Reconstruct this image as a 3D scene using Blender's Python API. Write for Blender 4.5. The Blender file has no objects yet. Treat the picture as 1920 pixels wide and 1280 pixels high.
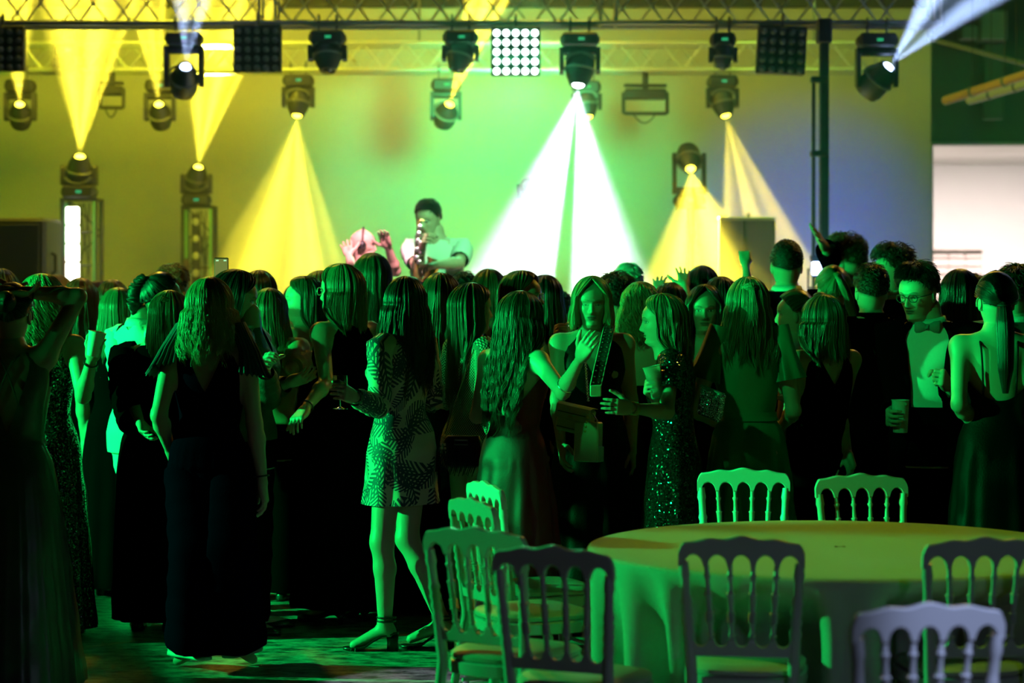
import bpy, math, random
import numpy as np
from mathutils import Vector as V, Matrix as M4

random.seed(7)
RNG = np.random.default_rng(11)
PI = math.pi
SC = bpy.context.scene
COL = SC.collection

# ------------------------------------------------------------------ camera
F, H, YH = 4200.0, 1.68, 535.0          # focal length in px of a 1920 px frame, eye height, horizon row
cam_d = bpy.data.cameras.new('camera')
cam = bpy.data.objects.new('camera', cam_d)
COL.objects.link(cam)
cam.location = (0, 0, H)
cam.rotation_euler = (PI / 2, 0, 0)
cam_d.sensor_width = 36.0
cam_d.lens = 36.0 * F / 1920.0
cam_d.shift_y = -(640.0 - YH) / 1920.0
cam_d.clip_end = 200
cam_d.dof.use_dof = True
cam_d.dof.focus_distance = 10.3
cam_d.dof.aperture_fstop = 2.3
SC.camera = cam

# ------------------------------------------------------------------ view, sampling, world
SC.view_settings.view_transform = 'Standard'
SC.view_settings.look = 'None'
SC.view_settings.exposure = 0.0
SC.view_settings.gamma = 1.0
SC.view_settings.use_curve_mapping = False
cy = SC.cycles
cy.use_denoising = True
cy.max_bounces = 5
cy.diffuse_bounces = 1
cy.glossy_bounces = 2
cy.transmission_bounces = 4
cy.volume_bounces = 0
cy.transparent_max_bounces = 10
cy.sample_clamp_indirect = 3.0
cy.caustics_reflective = False
cy.caustics_refractive = False
cy.use_light_tree = True

world = bpy.data.worlds.new('world')
SC.world = world
world.use_nodes = True
world.node_tree.nodes['Background'].inputs[0].default_value = (0.30, 0.8, 0.35, 1)
world.node_tree.nodes['Background'].inputs[1].default_value = 0.0008

def at(px, py, d):
    return V(((px - 960) * d / F, d, H - (py - YH) * d / F))

def light(name, kind, loc, target, power, color, size=0.1, spot=None, blend=0.3):
    ld = bpy.data.lights.new(name, kind)
    ld.energy = power
    ld.color = color
    if kind == 'AREA':
        ld.size = size
    else:
        ld.shadow_soft_size = size
    if kind == 'SPOT':
        ld.spot_size = spot
        ld.spot_blend = blend
    o = bpy.data.objects.new(name, ld)
    COL.objects.link(o)
    o.location = loc
    if target is not None:
        o.rotation_euler = (V(target) - V(loc)).to_track_quat('-Z', 'Y').to_euler()
    return o

def masked_spot(name, loc, az0, az1, el0, el1, power, color, soft=0.06, edge=0.02):
    """spot with barn doors: lights azimuths az0..az1 (degrees from +x towards +y) and elevations el0..el1"""
    A = math.radians((az0 + az1) / 2); E = math.radians((el0 + el1) / 2)
    d = V((math.cos(A) * math.cos(E), math.sin(A) * math.cos(E), math.sin(E)))
    o = light(name, 'SPOT', loc, None, power, color, soft, math.radians(min(170, 1.5 * max(az1 - az0, el1 - el0))), 0.05)
    z = -d; x = V((0, 0, 1)).cross(z).normalized(); y = z.cross(x)
    o.matrix_world = M4(((x[0], y[0], z[0], loc[0]), (x[1], y[1], z[1], loc[1]), (x[2], y[2], z[2], loc[2]), (0, 0, 0, 1)))
    ld = o.data; ld.use_nodes = True; nt = ld.node_tree; L = nt.links.new
    em = [n for n in nt.nodes if n.type == 'EMISSION'][0]
    tc = nt.nodes.new('ShaderNodeTexCoord'); sp = nt.nodes.new('ShaderNodeSeparateXYZ'); L(tc.outputs['Normal'], sp.inputs[0])
    def mth(op, a, b=None, cl=False):
        n = nt.nodes.new('ShaderNodeMath'); n.operation = op; n.use_clamp = cl
        for k, q in enumerate((a, b)):
            if q is None: continue
            if isinstance(q, (int, float)): n.inputs[k].default_value = q
            else: L(q, n.inputs[k])
        return n.outputs[0]
    az = mth('ABSOLUTE', sp.outputs['Z'])
    f = None
    for c, lim in (('X', math.tan(math.radians((az1 - az0) / 2))), ('Y', math.tan(math.radians((el1 - el0) / 2)))):
        k = mth('DIVIDE', mth('SUBTRACT', lim, mth('ABSOLUTE', mth('DIVIDE', sp.outputs[c], az))), edge, True)
        f = k if f is None else mth('MULTIPLY', f, k)
    L(f, em.inputs['Strength'])
    return o

# lamps of the hall and added fills outside the frame: green side lights, cool front lamp, yellow lamps over the floor
GREEN = (0.002, 1.0, 0.16)
masked_spot('green_side_light', (-7.0, 9.9, 2.3), -3.6, 40, -24, 6, 4600, GREEN)
masked_spot('green_side_light', (-7.0, 9.9, 2.3), -26, -9.6, -19, 1, 1900, GREEN, 0.06, 0.03)
masked_spot('green_side_light', (-5.5, 7.7, 2.4), 9, 24.4, -19.5, 4, 2800, GREEN, 0.06, 0.04)
light('green_high_fill', 'SPOT', (-3.4, 6.0, 4.7), (0.70, 10.75, 1.5), 430, GREEN, 0.08, math.radians(13), 0.3)  # added so the faces in the middle row catch green
light('green_high_fill', 'SPOT', (-3.0, 6.4, 4.8), (1.98, 10.8, 1.40), 620, GREEN, 0.06, math.radians(8), 0.3)  # added for the bow tie man, whom the side lights miss
light('yellow_skirt_fill', 'SPOT', (-2.2, 11.0, 5.2), (-2.4, 15.0, 0.2), 240, (1.0, 0.70, 0.06), 0.1, math.radians(34), 0.4)  # added over the crowd to turn the stage skirt yellow
masked_spot('green_side_light', (-5.5, 7.6, 2.4), 32.5, 58, -12, 3, 1000, GREEN, 0.06, 0.05)
light('cool_front_light', 'SPOT', (2.6, 3.2, 3.9), (1.10, 5.82, 0.72), 560, (0.46, 0.56, 1.0), 0.08, math.radians(11), 0.6)
light('cool_front_light', 'SPOT', (3.2, 1.6, 2.6), (0.9, 6.4, 0.7), 32, (0.58, 0.72, 1.0), 0.10, math.radians(26), 0.6)  # weak broad fill added for the other near chairs
light('white_floor_light', 'SPOT', (-2.2, 4.0, 3.6), (-0.55, 9.15, 0.0), 1500, (0.72, 0.75, 1.0), 0.03, math.radians(6.6), 0.15)
light('yellow_top_light', 'SPOT', (1.45, 8.3, 5.2), (1.45, 8.0, 0.7), 115, (0.48, 1.0, 0.015), 0.25, math.radians(33), 0.4)
light('yellow_back_light', 'SPOT', (-2.5, 15.5, 4.4), (-0.6, 10.2, 1.2), 165, (1.0, 0.60, 0.03), 0.15, math.radians(62), 0.6)
light('yellow_back_light', 'SPOT', (3.2, 15.5, 4.4), (1.6, 10.2, 1.2), 145, (1.0, 0.62, 0.03), 0.15, math.radians(62), 0.6)
# stage washes: unseen lamps added in place of wash fixtures, lighting the back wall and the stage
light('stage_wash_yellow', 'AREA', (-3.0, 19.0, 4.9), (-2.4, 23.0, 2.2), 150, (0.84, 0.78, 0.02), 0.8)
light('stage_wash_yellow', 'AREA', (2.6, 19.6, 4.9), (3.3, 23.0, 2.2), 24, (0.42, 0.85, 0.06), 0.8)
light('stage_wash_green', 'SPOT', (0.1, 18.6, 3.45), (-0.2, 23.0, 2.75), 1500, (0.05, 1.0, 0.27), 0.3, math.radians(62), 1.0)
light('stage_wash_green', 'AREA', (-6.3, 19.0, 2.6), (-5.2, 23.0, 2.0), 26, (0.12, 0.9, 0.03), 0.6)
light('stage_wash_warm', 'AREA', (0.4, 19.0, 4.9), (0.2, 23.0, 2.0), 50, (0.95, 0.85, 0.10), 0.8)
light('recess_fill_green', 'AREA', (6.2, 21.0, 5.2), (6.3, 25.0, 3.6), 14, (0.06, 0.8, 0.22), 0.6)  # extra lamp added to tint the dark recess wall green
light('dj_fill_light', 'SPOT', (-0.55, 13.6, 4.3), (-1.10, 16.1, 1.97), 2300, (1.0, 0.50, 0.62), 0.05, math.radians(16.5), 0.3)  # unseen narrow spot added to light the disc jockey pink
light('sax_fill_light', 'SPOT', (0.6, 13.2, 4.3), (-0.55, 16.5, 1.9), 1000, (0.22, 1.0, 0.36), 0.08, math.radians(14), 0.6)  # unseen narrow spot added to brighten the saxophone player
light('corridor_lamp', 'AREA', (6.0, 26.6, 3.2), (6.0, 27.0, 0.0), 560, (1.0, 0.86, 0.82), 1.6)
# ------------------------------------------------------------------ materials
MATS = {}
def mat(name, color, rough=0.5, metal=0.0, spec=0.5, bump=0.0, bscale=60.0, var=0.0, emit=None, estr=0.0, trans=0.0, vcol=False, sheen=0.0, alpha=1.0):
    if name in MATS:
        return MATS[name]
    m = bpy.data.materials.new(name)
    m.use_nodes = True
    nt = m.node_tree
    p = nt.nodes['Principled BSDF']
    p.inputs['Base Color'].default_value = (*color, 1)
    p.inputs['Roughness'].default_value = rough
    p.inputs['Metallic'].default_value = metal
    p.inputs['Specular IOR Level'].default_value = spec
    p.inputs['Transmission Weight'].default_value = trans
    p.inputs['Sheen Weight'].default_value = sheen
    if emit:
        p.inputs['Emission Color'].default_value = (*emit, 1)
        p.inputs['Emission Strength'].default_value = estr
    if bump or var:
        tc = nt.nodes.new('ShaderNodeTexCoord')
        n = nt.nodes.new('ShaderNodeTexNoise')
        n.inputs['Scale'].default_value = bscale
        n.inputs['Detail'].default_value = 3
        nt.links.new(tc.outputs['Object'], n.inputs['Vector'])
        if bump:
            b = nt.nodes.new('ShaderNodeBump')
            b.inputs['Strength'].default_value = bump
            b.inputs['Distance'].default_value = 0.01
            nt.links.new(n.outputs['Fac'], b.inputs['Height'])
            nt.links.new(b.outputs['Normal'], p.inputs['Normal'])
        if var:
            mx = nt.nodes.new('ShaderNodeMix'); mx.data_type = 'RGBA'
            mx.inputs[6].default_value = (*[c * (1 - var) for c in color], 1)
            mx.inputs[7].default_value = (*[min(1, c * (1 + var)) for c in color], 1)
            nt.links.new(n.outputs['Fac'], mx.inputs[0])
            nt.links.new(mx.outputs[2], p.inputs['Base Color'])
    if vcol:
        a = nt.nodes.new('ShaderNodeVertexColor'); a.layer_name = 'tint'
        nt.links.new(a.outputs['Color'], p.inputs['Base Color'])
    MATS[name] = m
    return m

# ------------------------------------------------------------------ mesh helpers (numpy)
SHARP = [True]                          # hard edges stay hard on things; off for people and cloth
class MB:
    """collects vertices and faces (quads and triangles) of one mesh"""
    def __init__(s): s.v = []; s.q = []; s.t = []; s.n = 0; s.c = []; s.uv = []
    def add(s, v, q=None, t=None, color=None, uv=None):
        v = np.asarray(v, dtype=np.float32).reshape(-1, 3)
        if q is not None and len(q): s.q.append(np.asarray(q, dtype=np.int32).reshape(-1, 4) + s.n)
        if t is not None and len(t): s.t.append(np.asarray(t, dtype=np.int32).reshape(-1, 3) + s.n)
        s.v.append(v); s.n += len(v)
        if color is None: color = np.ones((len(v), 3))
        color = np.asarray(color, dtype=np.float32)
        if color.ndim == 1: color = np.tile(color, (len(v), 1))
        s.c.append(color)
        s.uv.append(np.zeros((len(v), 2), np.float32) if uv is None else np.asarray(uv, np.float32).reshape(-1, 2))
        return s
    def mesh(s, name, smooth=True, color=False, uv=False):
        me = bpy.data.meshes.new(name)
        v = np.concatenate(s.v)
        q = np.concatenate(s.q) if s.q else np.zeros((0, 4), np.int32)
        t = np.concatenate(s.t) if s.t else np.zeros((0, 3), np.int32)
        me.vertices.add(len(v)); me.vertices.foreach_set('co', v.ravel())
        loops = np.concatenate([q.ravel(), t.ravel()]).astype(np.int32)
        me.loops.add(len(loops)); me.loops.foreach_set('vertex_index', loops)
        starts = np.concatenate([np.arange(len(q)) * 4, len(q) * 4 + np.arange(len(t)) * 3]).astype(np.int32)
        me.polygons.add(len(q) + len(t)); me.polygons.foreach_set('loop_start', starts)
        if color:
            ca = me.color_attributes.new('tint', 'FLOAT_COLOR', 'POINT')
            c = np.concatenate(s.c); c = np.concatenate([c, np.ones((len(c), 1), np.float32)], 1)
            ca.data.foreach_set('color', c.ravel().astype(np.float32))
        if uv:
            l = me.uv_layers.new(name='cloth')
            u = np.concatenate(s.uv)[loops]
            l.data.foreach_set('uv', u.ravel().astype(np.float32))
        me.update(calc_edges=True)
        if smooth:
            me.polygons.foreach_set('use_smooth', np.ones(len(me.polygons), bool))
            if SHARP[0]: me.set_sharp_from_angle(angle=math.radians(38))
        else: me.polygons.foreach_set('use_smooth', np.zeros(len(me.polygons), bool))
        return me
    def build(s, name, m, parent=None, smooth=True, color=False, uv=False, loc=None):
        me = s.mesh(name, smooth, color, uv)
        me.materials.append(m)
        return put(name, me, parent, loc)

def put(name, me, parent=None, loc=None, rot=None):
    o = bpy.data.objects.new(name, me)
    COL.objects.link(o)
    if parent is not None: o.parent = parent
    if loc is not None: o.location = loc
    if rot is not None: o.rotation_euler = rot
    return o

def empty(name, loc, rz=0.0):
    o = bpy.data.objects.new(name, None)
    COL.objects.link(o)
    o.empty_display_size = 0.1
    o.location = loc; o.rotation_euler = (0, 0, rz)
    return o

def tag(o, label=None, cat=None, group=None, kind=None):
    if label: o['label'] = label
    if cat: o['category'] = cat
    if group: o['group'] = group
    if kind: o['kind'] = kind
    return o

def copy_tree(o, parent=None):
    c = o.copy(); COL.objects.link(c); c.parent = parent
    for ch in list(o.children): copy_tree(ch, c)
    return c

def grid_quads(nr, nc, closed=True):
    """quads of nr rings of nc points"""
    i = np.arange(nr - 1)[:, None]; j = np.arange(nc if closed else nc - 1)[None, :]
    j2 = (j + 1) % nc
    return np.stack([i * nc + j, i * nc + j2, (i + 1) * nc + j2, (i + 1) * nc + j], -1).reshape(-1, 4)

def loft(mb, rings, caps=True, color=None, uv=None):
    rings = np.asarray(rings, float); nr, nc = rings.shape[:2]
    t = []
    v = rings.reshape(-1, 3)
    if caps:
        v = np.concatenate([v, rings[0].mean(0)[None], rings[-1].mean(0)[None]])
        b = nr * nc
        for j in range(nc):
            t.append((b, (j + 1) % nc, j)); t.append((b + 1, (nr - 1) * nc + j, (nr - 1) * nc + (j + 1) % nc))
        if color is not None and np.ndim(color) > 1: color = np.concatenate([color, color[:1], color[-1:]])
        if uv is not None: uv = np.concatenate([np.asarray(uv).reshape(-1, 2), np.zeros((2, 2))])
    mb.add(v, grid_quads(nr, nc), t, color, uv)

def frames(P):
    """parallel-transport frames along a path P (n,3)"""
    P = np.asarray(P, float)
    T = np.gradient(P, axis=0); T /= np.linalg.norm(T, axis=1)[:, None] + 1e-12
    a = np.array([0, 0, 1.0]) if abs(T[0][2]) < 0.9 else np.array([0, 1.0, 0])
    N = np.cross(T[0], a); N /= np.linalg.norm(N)
    Ns = [N]
    for k in range(1, len(P)):
        N = N - T[k] * N.dot(T[k]); n = np.linalg.norm(N)
        N = N / n if n > 1e-6 else Ns[-1]
        Ns.append(N)
    Ns = np.array(Ns); Bs = np.cross(T, Ns)
    return T, Ns, Bs

def tube(mb, P, r, nc=8, caps=True, color=None, flat=1.0, uv=None):
    P = np.asarray(P, float); r = np.broadcast_to(np.asarray(r, float), (len(P),))
    T, N, B = frames(P)
    a = np.linspace(0, 2 * PI, nc, endpoint=False)
    rings = P[:, None] + r[:, None, None] * (np.cos(a)[None, :, None] * N[:, None] + flat * np.sin(a)[None, :, None] * B[:, None])
    if uv is not None:
        s = np.concatenate([[0], np.cumsum(np.linalg.norm(np.diff(P, axis=0), axis=1))])
        uv = np.stack([np.broadcast_to(a[None] * r.mean() , (len(P), nc)) + uv[0], np.broadcast_to(s[:, None], (len(P), nc)) + uv[1]], -1)
    loft(mb, rings, caps, color, uv)

def box(mb, c, s, rot=None, bev=0.0, color=None):
    c = np.asarray(c, float); h = np.asarray(s, float) / 2
    if bev <= 0:
        v = np.array([[x, y, z] for z in (-1, 1) for y in (-1, 1) for x in (-1, 1)], float) * h
        q = [(0, 2, 3, 1), (4, 5, 7, 6), (0, 1, 5, 4), (2, 6, 7, 3), (0, 4, 6, 2), (1, 3, 7, 5)]
        t = []
    else:
        bev = min(bev, h.min() * 0.9)
        v = []; idx = {}
        for z in (-1, 1):
            for y in (-1, 1):
                for x in (-1, 1):
                    for ax in range(3):
                        p = np.array([x, y, z]) * h
                        for k in range(3):
                            if k != ax: p[k] -= np.sign(p[k]) * bev
                        idx[(x, y, z, ax)] = len(v); v.append(p)
        v = np.array(v); q = []; t = []
        for ax in range(3):
            o1, o2 = [k for k in range(3) if k != ax]
            for sg in (-1, 1):
                f = []
                for a_, b_ in ((-1, -1), (1, -1), (1, 1), (-1, 1)):
                    k = [0, 0, 0]; k[ax] = sg; k[o1] = a_; k[o2] = b_
                    f.append(idx[(*k, ax)])
                q.append(f)
            for a_ in (-1, 1):
                for b_ in (-1, 1):
                    k0 = [0, 0, 0]; k1 = [0, 0, 0]
                    k0[o1] = k1[o1] = a_; k0[o2] = k1[o2] = b_; k0[ax] = -1; k1[ax] = 1
                    q.append([idx[(*k0, o1)], idx[(*k1, o1)], idx[(*k1, o2)], idx[(*k0, o2)]])
        for z in (-1, 1):
            for y in (-1, 1):
                for x in (-1, 1):
                    t.append([idx[(x, y, z, k)] for k in range(3)])
    if rot is not None: v = v @ np.array(rot, float).T
    mb.add(v + c, q, t, color)

def lathe(mb, prof, c=(0, 0, 0), nc=16, rot=None, color=None, caps=True):
    """profile [(r, z)] about z"""
    a = np.linspace(0, 2 * PI, nc, endpoint=False)
    rings = np.array([[(r * math.cos(t), r * math.sin(t), z) for t in a] for r, z in prof])
    if rot is not None: rings = rings @ np.array(rot, float).T
    loft(mb, rings + np.asarray(c, float), caps, color)

def ball(mb, c, r, nc=12, nr=8, rot=None, color=None):
    r = np.broadcast_to(np.asarray(r, float), (3,))
    a = np.linspace(0, 2 * PI, nc, endpoint=False); b = np.linspace(0.05, PI - 0.05, nr)
    rings = np.array([[(r[0] * math.sin(p) * math.cos(t), r[1] * math.sin(p) * math.sin(t), -r[2] * math.cos(p)) for t in a] for p in b])
    if rot is not None: rings = rings @ np.array(rot, float).T
    loft(mb, rings + np.asarray(c, float), True, color)

def zrot(d, up=(0, 1, 0)):
    """rotation matrix whose z axis is d and whose y axis is close to up"""
    z = np.array(d, float); z /= np.linalg.norm(z)
    x = np.cross(np.array(up, float), z)
    if np.linalg.norm(x) < 1e-4: x = np.cross([1.0, 0, 0], z)
    x /= np.linalg.norm(x); y = np.cross(z, x)
    return np.stack([x, y, z], 1)

def torus(mb, c, R, r, nc=24, nt=8, rot=None, arc=(0, 2 * PI), sy=1.0, color=None):
    full = abs(arc[1] - arc[0]) > 6.2
    a = np.linspace(arc[0], arc[1], nc + 1)
    P = np.stack([R * np.cos(a), R * sy * np.sin(a), 0 * a], 1)
    if rot is not None: P = P @ np.array(rot, float).T
    tube(mb, P + np.asarray(c, float), r, nt, True, color)
# ------------------------------------------------------------------ room shell
def shell(name, boxes, m, bev=0.0):
    mb = MB()
    for c, s in boxes: box(mb, c, s, None, bev)
    o = mb.build(name, m, None, False)
    o['kind'] = 'structure'
    return o

def floor_material():
    m = bpy.data.materials.new('worn_floor'); m.use_nodes = True
    nt = m.node_tree; p = nt.nodes['Principled BSDF']; L = nt.links.new
    p.inputs['Specular IOR Level'].default_value = 0.3
    tc = nt.nodes.new('ShaderNodeTexCoord'); mp = nt.nodes.new('ShaderNodeMapping')
    mp.inputs['Scale'].default_value = (1.8, 3.2, 1)
    L(tc.outputs['Object'], mp.inputs['Vector'])
    n1 = nt.nodes.new('ShaderNodeTexNoise'); n1.inputs['Scale'].default_value = 5; n1.inputs['Detail'].default_value = 8; n1.inputs['Roughness'].default_value = 0.72
    n2 = nt.nodes.new('ShaderNodeTexNoise'); n2.inputs['Scale'].default_value = 1.1; n2.inputs['Detail'].default_value = 4
    L(mp.outputs[0], n1.inputs['Vector']); L(tc.outputs['Object'], n2.inputs['Vector'])
    r = nt.nodes.new('ShaderNodeValToRGB')
    r.color_ramp.elements[0].position = 0.40; r.color_ramp.elements[0].color = (0.035, 0.032, 0.03, 1)
    r.color_ramp.elements[1].position = 0.60; r.color_ramp.elements[1].color = (0.46, 0.46, 0.40, 1)
    L(n1.outputs['Fac'], r.inputs['Fac']); L(r.outputs['Color'], p.inputs['Base Color'])
    mr = nt.nodes.new('ShaderNodeMapRange'); mr.inputs[3].default_value = 0.22; mr.inputs[4].default_value = 0.55
    L(n2.outputs['Fac'], mr.inputs[0]); L(mr.outputs[0], p.inputs['Roughness'])
    b = nt.nodes.new('ShaderNodeBump'); b.inputs['Strength'].default_value = 0.35; b.inputs['Distance'].default_value = 0.01
    L(n1.outputs['Fac'], b.inputs['Height']); L(b.outputs['Normal'], p.inputs['Normal'])
    return m

M_wall = mat('beige_plaster', (0.60, 0.56, 0.50), 0.85, bump=0.05, bscale=14, var=0.05)
M_black = mat('black_paint', (0.012, 0.012, 0.013), 0.8, var=0.3, bscale=4)
M_darkwall = mat('dark_wall_paint', (0.09, 0.10, 0.095), 0.8, var=0.25, bscale=1.5)
M_white = mat('corridor_white', (0.82, 0.78, 0.76), 0.7, var=0.03, bscale=5)
shell('floor', [((0, 10, -0.05), (18, 44, 0.1))], floor_material())
shell('wall_back', [((-1.95, 23.1, 2.25), (12.5, 0.2, 4.56))], M_wall)
shell('trim_back_top', [((-1.95, 23.08, 5.05), (12.5, 0.3, 1.04))], M_black)
shell('ceiling', [((0, 10, 5.65), (18, 44, 0.1))], M_black)
shell('wall_left', [((-8.3, 10, 2.75), (0.2, 34, 5.7))], M_darkwall)
shell('wall_right', [((8.7, 10, 2.75), (0.2, 44, 5.7))], M_darkwall)
XO = at(1744, 0, 25).x
shell('wall_recess', [((6.65, 25.1, 4.45), (8.0 - (8.7 - 8.7) , 0.2, 2.4)), ((XO - 0.25, 25.1, 1.62), (0.5, 0.2, 3.3)), ((4.2, 24.1, 2.75), (0.2, 2.0, 5.7))], M_darkwall)
shell('trim_opening', [((XO + 0.012, 24.985, 1.62), (0.03, 0.04, 3.3)), ((XO + 2.0, 24.985, 3.262), (4.0, 0.04, 0.03))], mat('opening_edge', (0.5, 0.5, 0.48), 0.6))
shell('wall_corridor', [((6.5, 30.1, 1.65), (6.0, 0.2, 3.4)), ((3.9, 27.6, 1.65), (0.2, 5.0, 3.4))], M_white)
shell('ceiling_corridor', [((6.5, 27.66, 3.34), (6.0, 4.9, 0.1))], M_white)

# stage deck of black panels behind the crowd
def stage():
    r = empty('stage_platform', (0, 15.0, 0))
    tag(r, 'low black stage deck behind the crowd under the lighting trusses', 'stage')
    md = mat('stage_deck_black', (0.006, 0.006, 0.006), 0.8, bump=0.1, bscale=40)
    panel = MB(); box(panel, (0, 0, 0), (1.19, 1.98, 0.06), None, 0.004); pm = panel.mesh('deck_panel', False); pm.materials.append(md)
    for i in range(10):
        for j in range(4):
            put('deck_panel', pm, r, (-5.4 + 1.2 * i, 1.0 + 2.0 * j, 0.47))
    leg = MB(); tube(leg, [(0, 0, 0), (0, 0, 0.44)], 0.025, 8); lm = leg.mesh('deck_leg'); lm.materials.append(mat('alu', (0.6, 0.6, 0.6), 0.35, 0.9))
    for i in range(11):
        for j in (0.06, 2.0, 4.0, 6.0, 7.94):
            put('deck_leg', lm, r, (-5.95 + 1.19 * i, j, 0))
    sk = MB(); box(sk, (0, 0.0, 0.22), (12.0, 0.02, 0.44)); sk.build('front_skirt', mat('skirt_beige', (0.50, 0.42, 0.30), 0.7, var=0.15, bscale=3), r, False)
stage()

# haze of the fog machines hanging over the stage
def haze():
    mb = MB(); box(mb, (-1.6, 18.9, 3.05), (12.4, 7.9, 5.0))
    m = bpy.data.materials.new('stage_haze'); m.use_nodes = True
    nt = m.node_tree; nt.nodes.clear()
    out = nt.nodes.new('ShaderNodeOutputMaterial'); v = nt.nodes.new('ShaderNodeVolumeScatter')
    v.inputs['Color'].default_value = (1, 1, 1, 1); v.inputs['Density'].default_value = 0.023; v.inputs['Anisotropy'].default_value = 0.0
    nt.links.new(v.outputs[0], out.inputs['Volume'])
    m.volume_intersection_method = 'ACCURATE' if hasattr(m, 'volume_intersection_method') and False else getattr(m, 'volume_intersection_method', 'FAST')
    o = mb.build('stage_haze', m, None, False)
    tag(o, 'thin haze of stage fog hanging under the trusses above the stage', 'haze', kind='stuff')
haze()

# ------------------------------------------------------------------ stage rig
M_alu = mat('truss_aluminium', (0.66, 0.66, 0.62), 0.35, 0.35)
M_case = mat('fixture_black', (0.012, 0.012, 0.013), 0.5, bump=0.03)
M_case2 = mat('fixture_grey', (0.16, 0.16, 0.16), 0.4)
M_steel = mat('clamp_steel', (0.25, 0.25, 0.25), 0.35, 0.8)

def truss(name, label, x0, x1, y, z, hgt, dep, step):
    r = empty(name, (x0, y, z))
    tag(r, label, 'truss')
    L = x1 - x0
    ch = MB(); tube(ch, [(0, 0, 0), (L / 2, 0, 0), (L, 0, 0)], 0.025, 10); cm = ch.mesh('chord'); cm.materials.append(M_alu)
    for zz in (0, hgt):
        for yy in (0, dep): put('chord', cm, r, (0, yy, zz))
    up = MB(); tube(up, [(0, 0, 0), (step / 2, 0, hgt)], 0.010, 6); um = up.mesh('brace'); um.materials.append(M_alu)
    dn = MB(); tube(dn, [(0, 0, hgt), (step / 2, 0, 0)], 0.010, 6); dm = dn.mesh('brace'); dm.materials.append(M_alu)
    n = int(L / step)
    for i in range(n):
        for k, yy in enumerate((0, dep)):
            sh = step * 0.5 * k
            if sh + i * step + step > L + 0.01: continue
            put('brace', um, r, (i * step + sh, yy, 0)); put('brace', dm, r, (i * step + step / 2 + sh, yy, 0))
    ve = MB(); tube(ve, [(0, 0, 0), (0, 0, hgt)], 0.012, 6); tube(ve, [(0, dep, 0), (0, dep, hgt)], 0.012, 6)
    tube(ve, [(0, 0, 0), (0, dep, 0)], 0.012, 6); tube(ve, [(0, 0, hgt), (0, dep, hgt)], 0.012, 6)
    vm = ve.mesh('end_frame'); vm.materials.append(M_alu)
    for x in (0.0, L * 0.333, L * 0.333 + 0.13, L * 0.667, L * 0.667 + 0.13, L): put('end_frame', vm, r, (x, 0, 0))
    for x in (0.6, L / 2, L - 0.6):      # chains up to the ceiling
        c = MB(); tube(c, [(x, dep / 2, hgt), (x, dep / 2, 5.6 - z)], 0.012, 6); c.build('hoist_chain', M_steel, r)
    return r
FD, RD = 18.5, 21.0
zf = at(0, 43, FD).z
zr = at(0, 131, RD).z
truss('lighting_truss', 'long aluminium box truss across the top of the frame holding the front row of lamps', -4.9, at(1765, 0, FD).x, FD, zf, 0.29, 0.29, 0.44)
truss('lighting_truss', 'aluminium truss behind the front one holding the lower row of lamps', -5.2, at(1650, 0, RD).x, RD, zr, 0.25, 0.25, 0.40)

ROD_LENS = mat('lens_dark', (0.02, 0.03, 0.03), 0.08)
def lens_mat(c, s):
    return mat('lens_glow_%d_%d_%d_%d' % (c[0] * 99, c[1] * 99, c[2] * 99, s), (0.02, 0.02, 0.02), 0.2, emit=c, estr=s)
YEL = (1.0, 0.80, 0.045)
WHI = (0.80, 0.92, 1.0)
BLU = (0.42, 0.58, 1.0)

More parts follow.
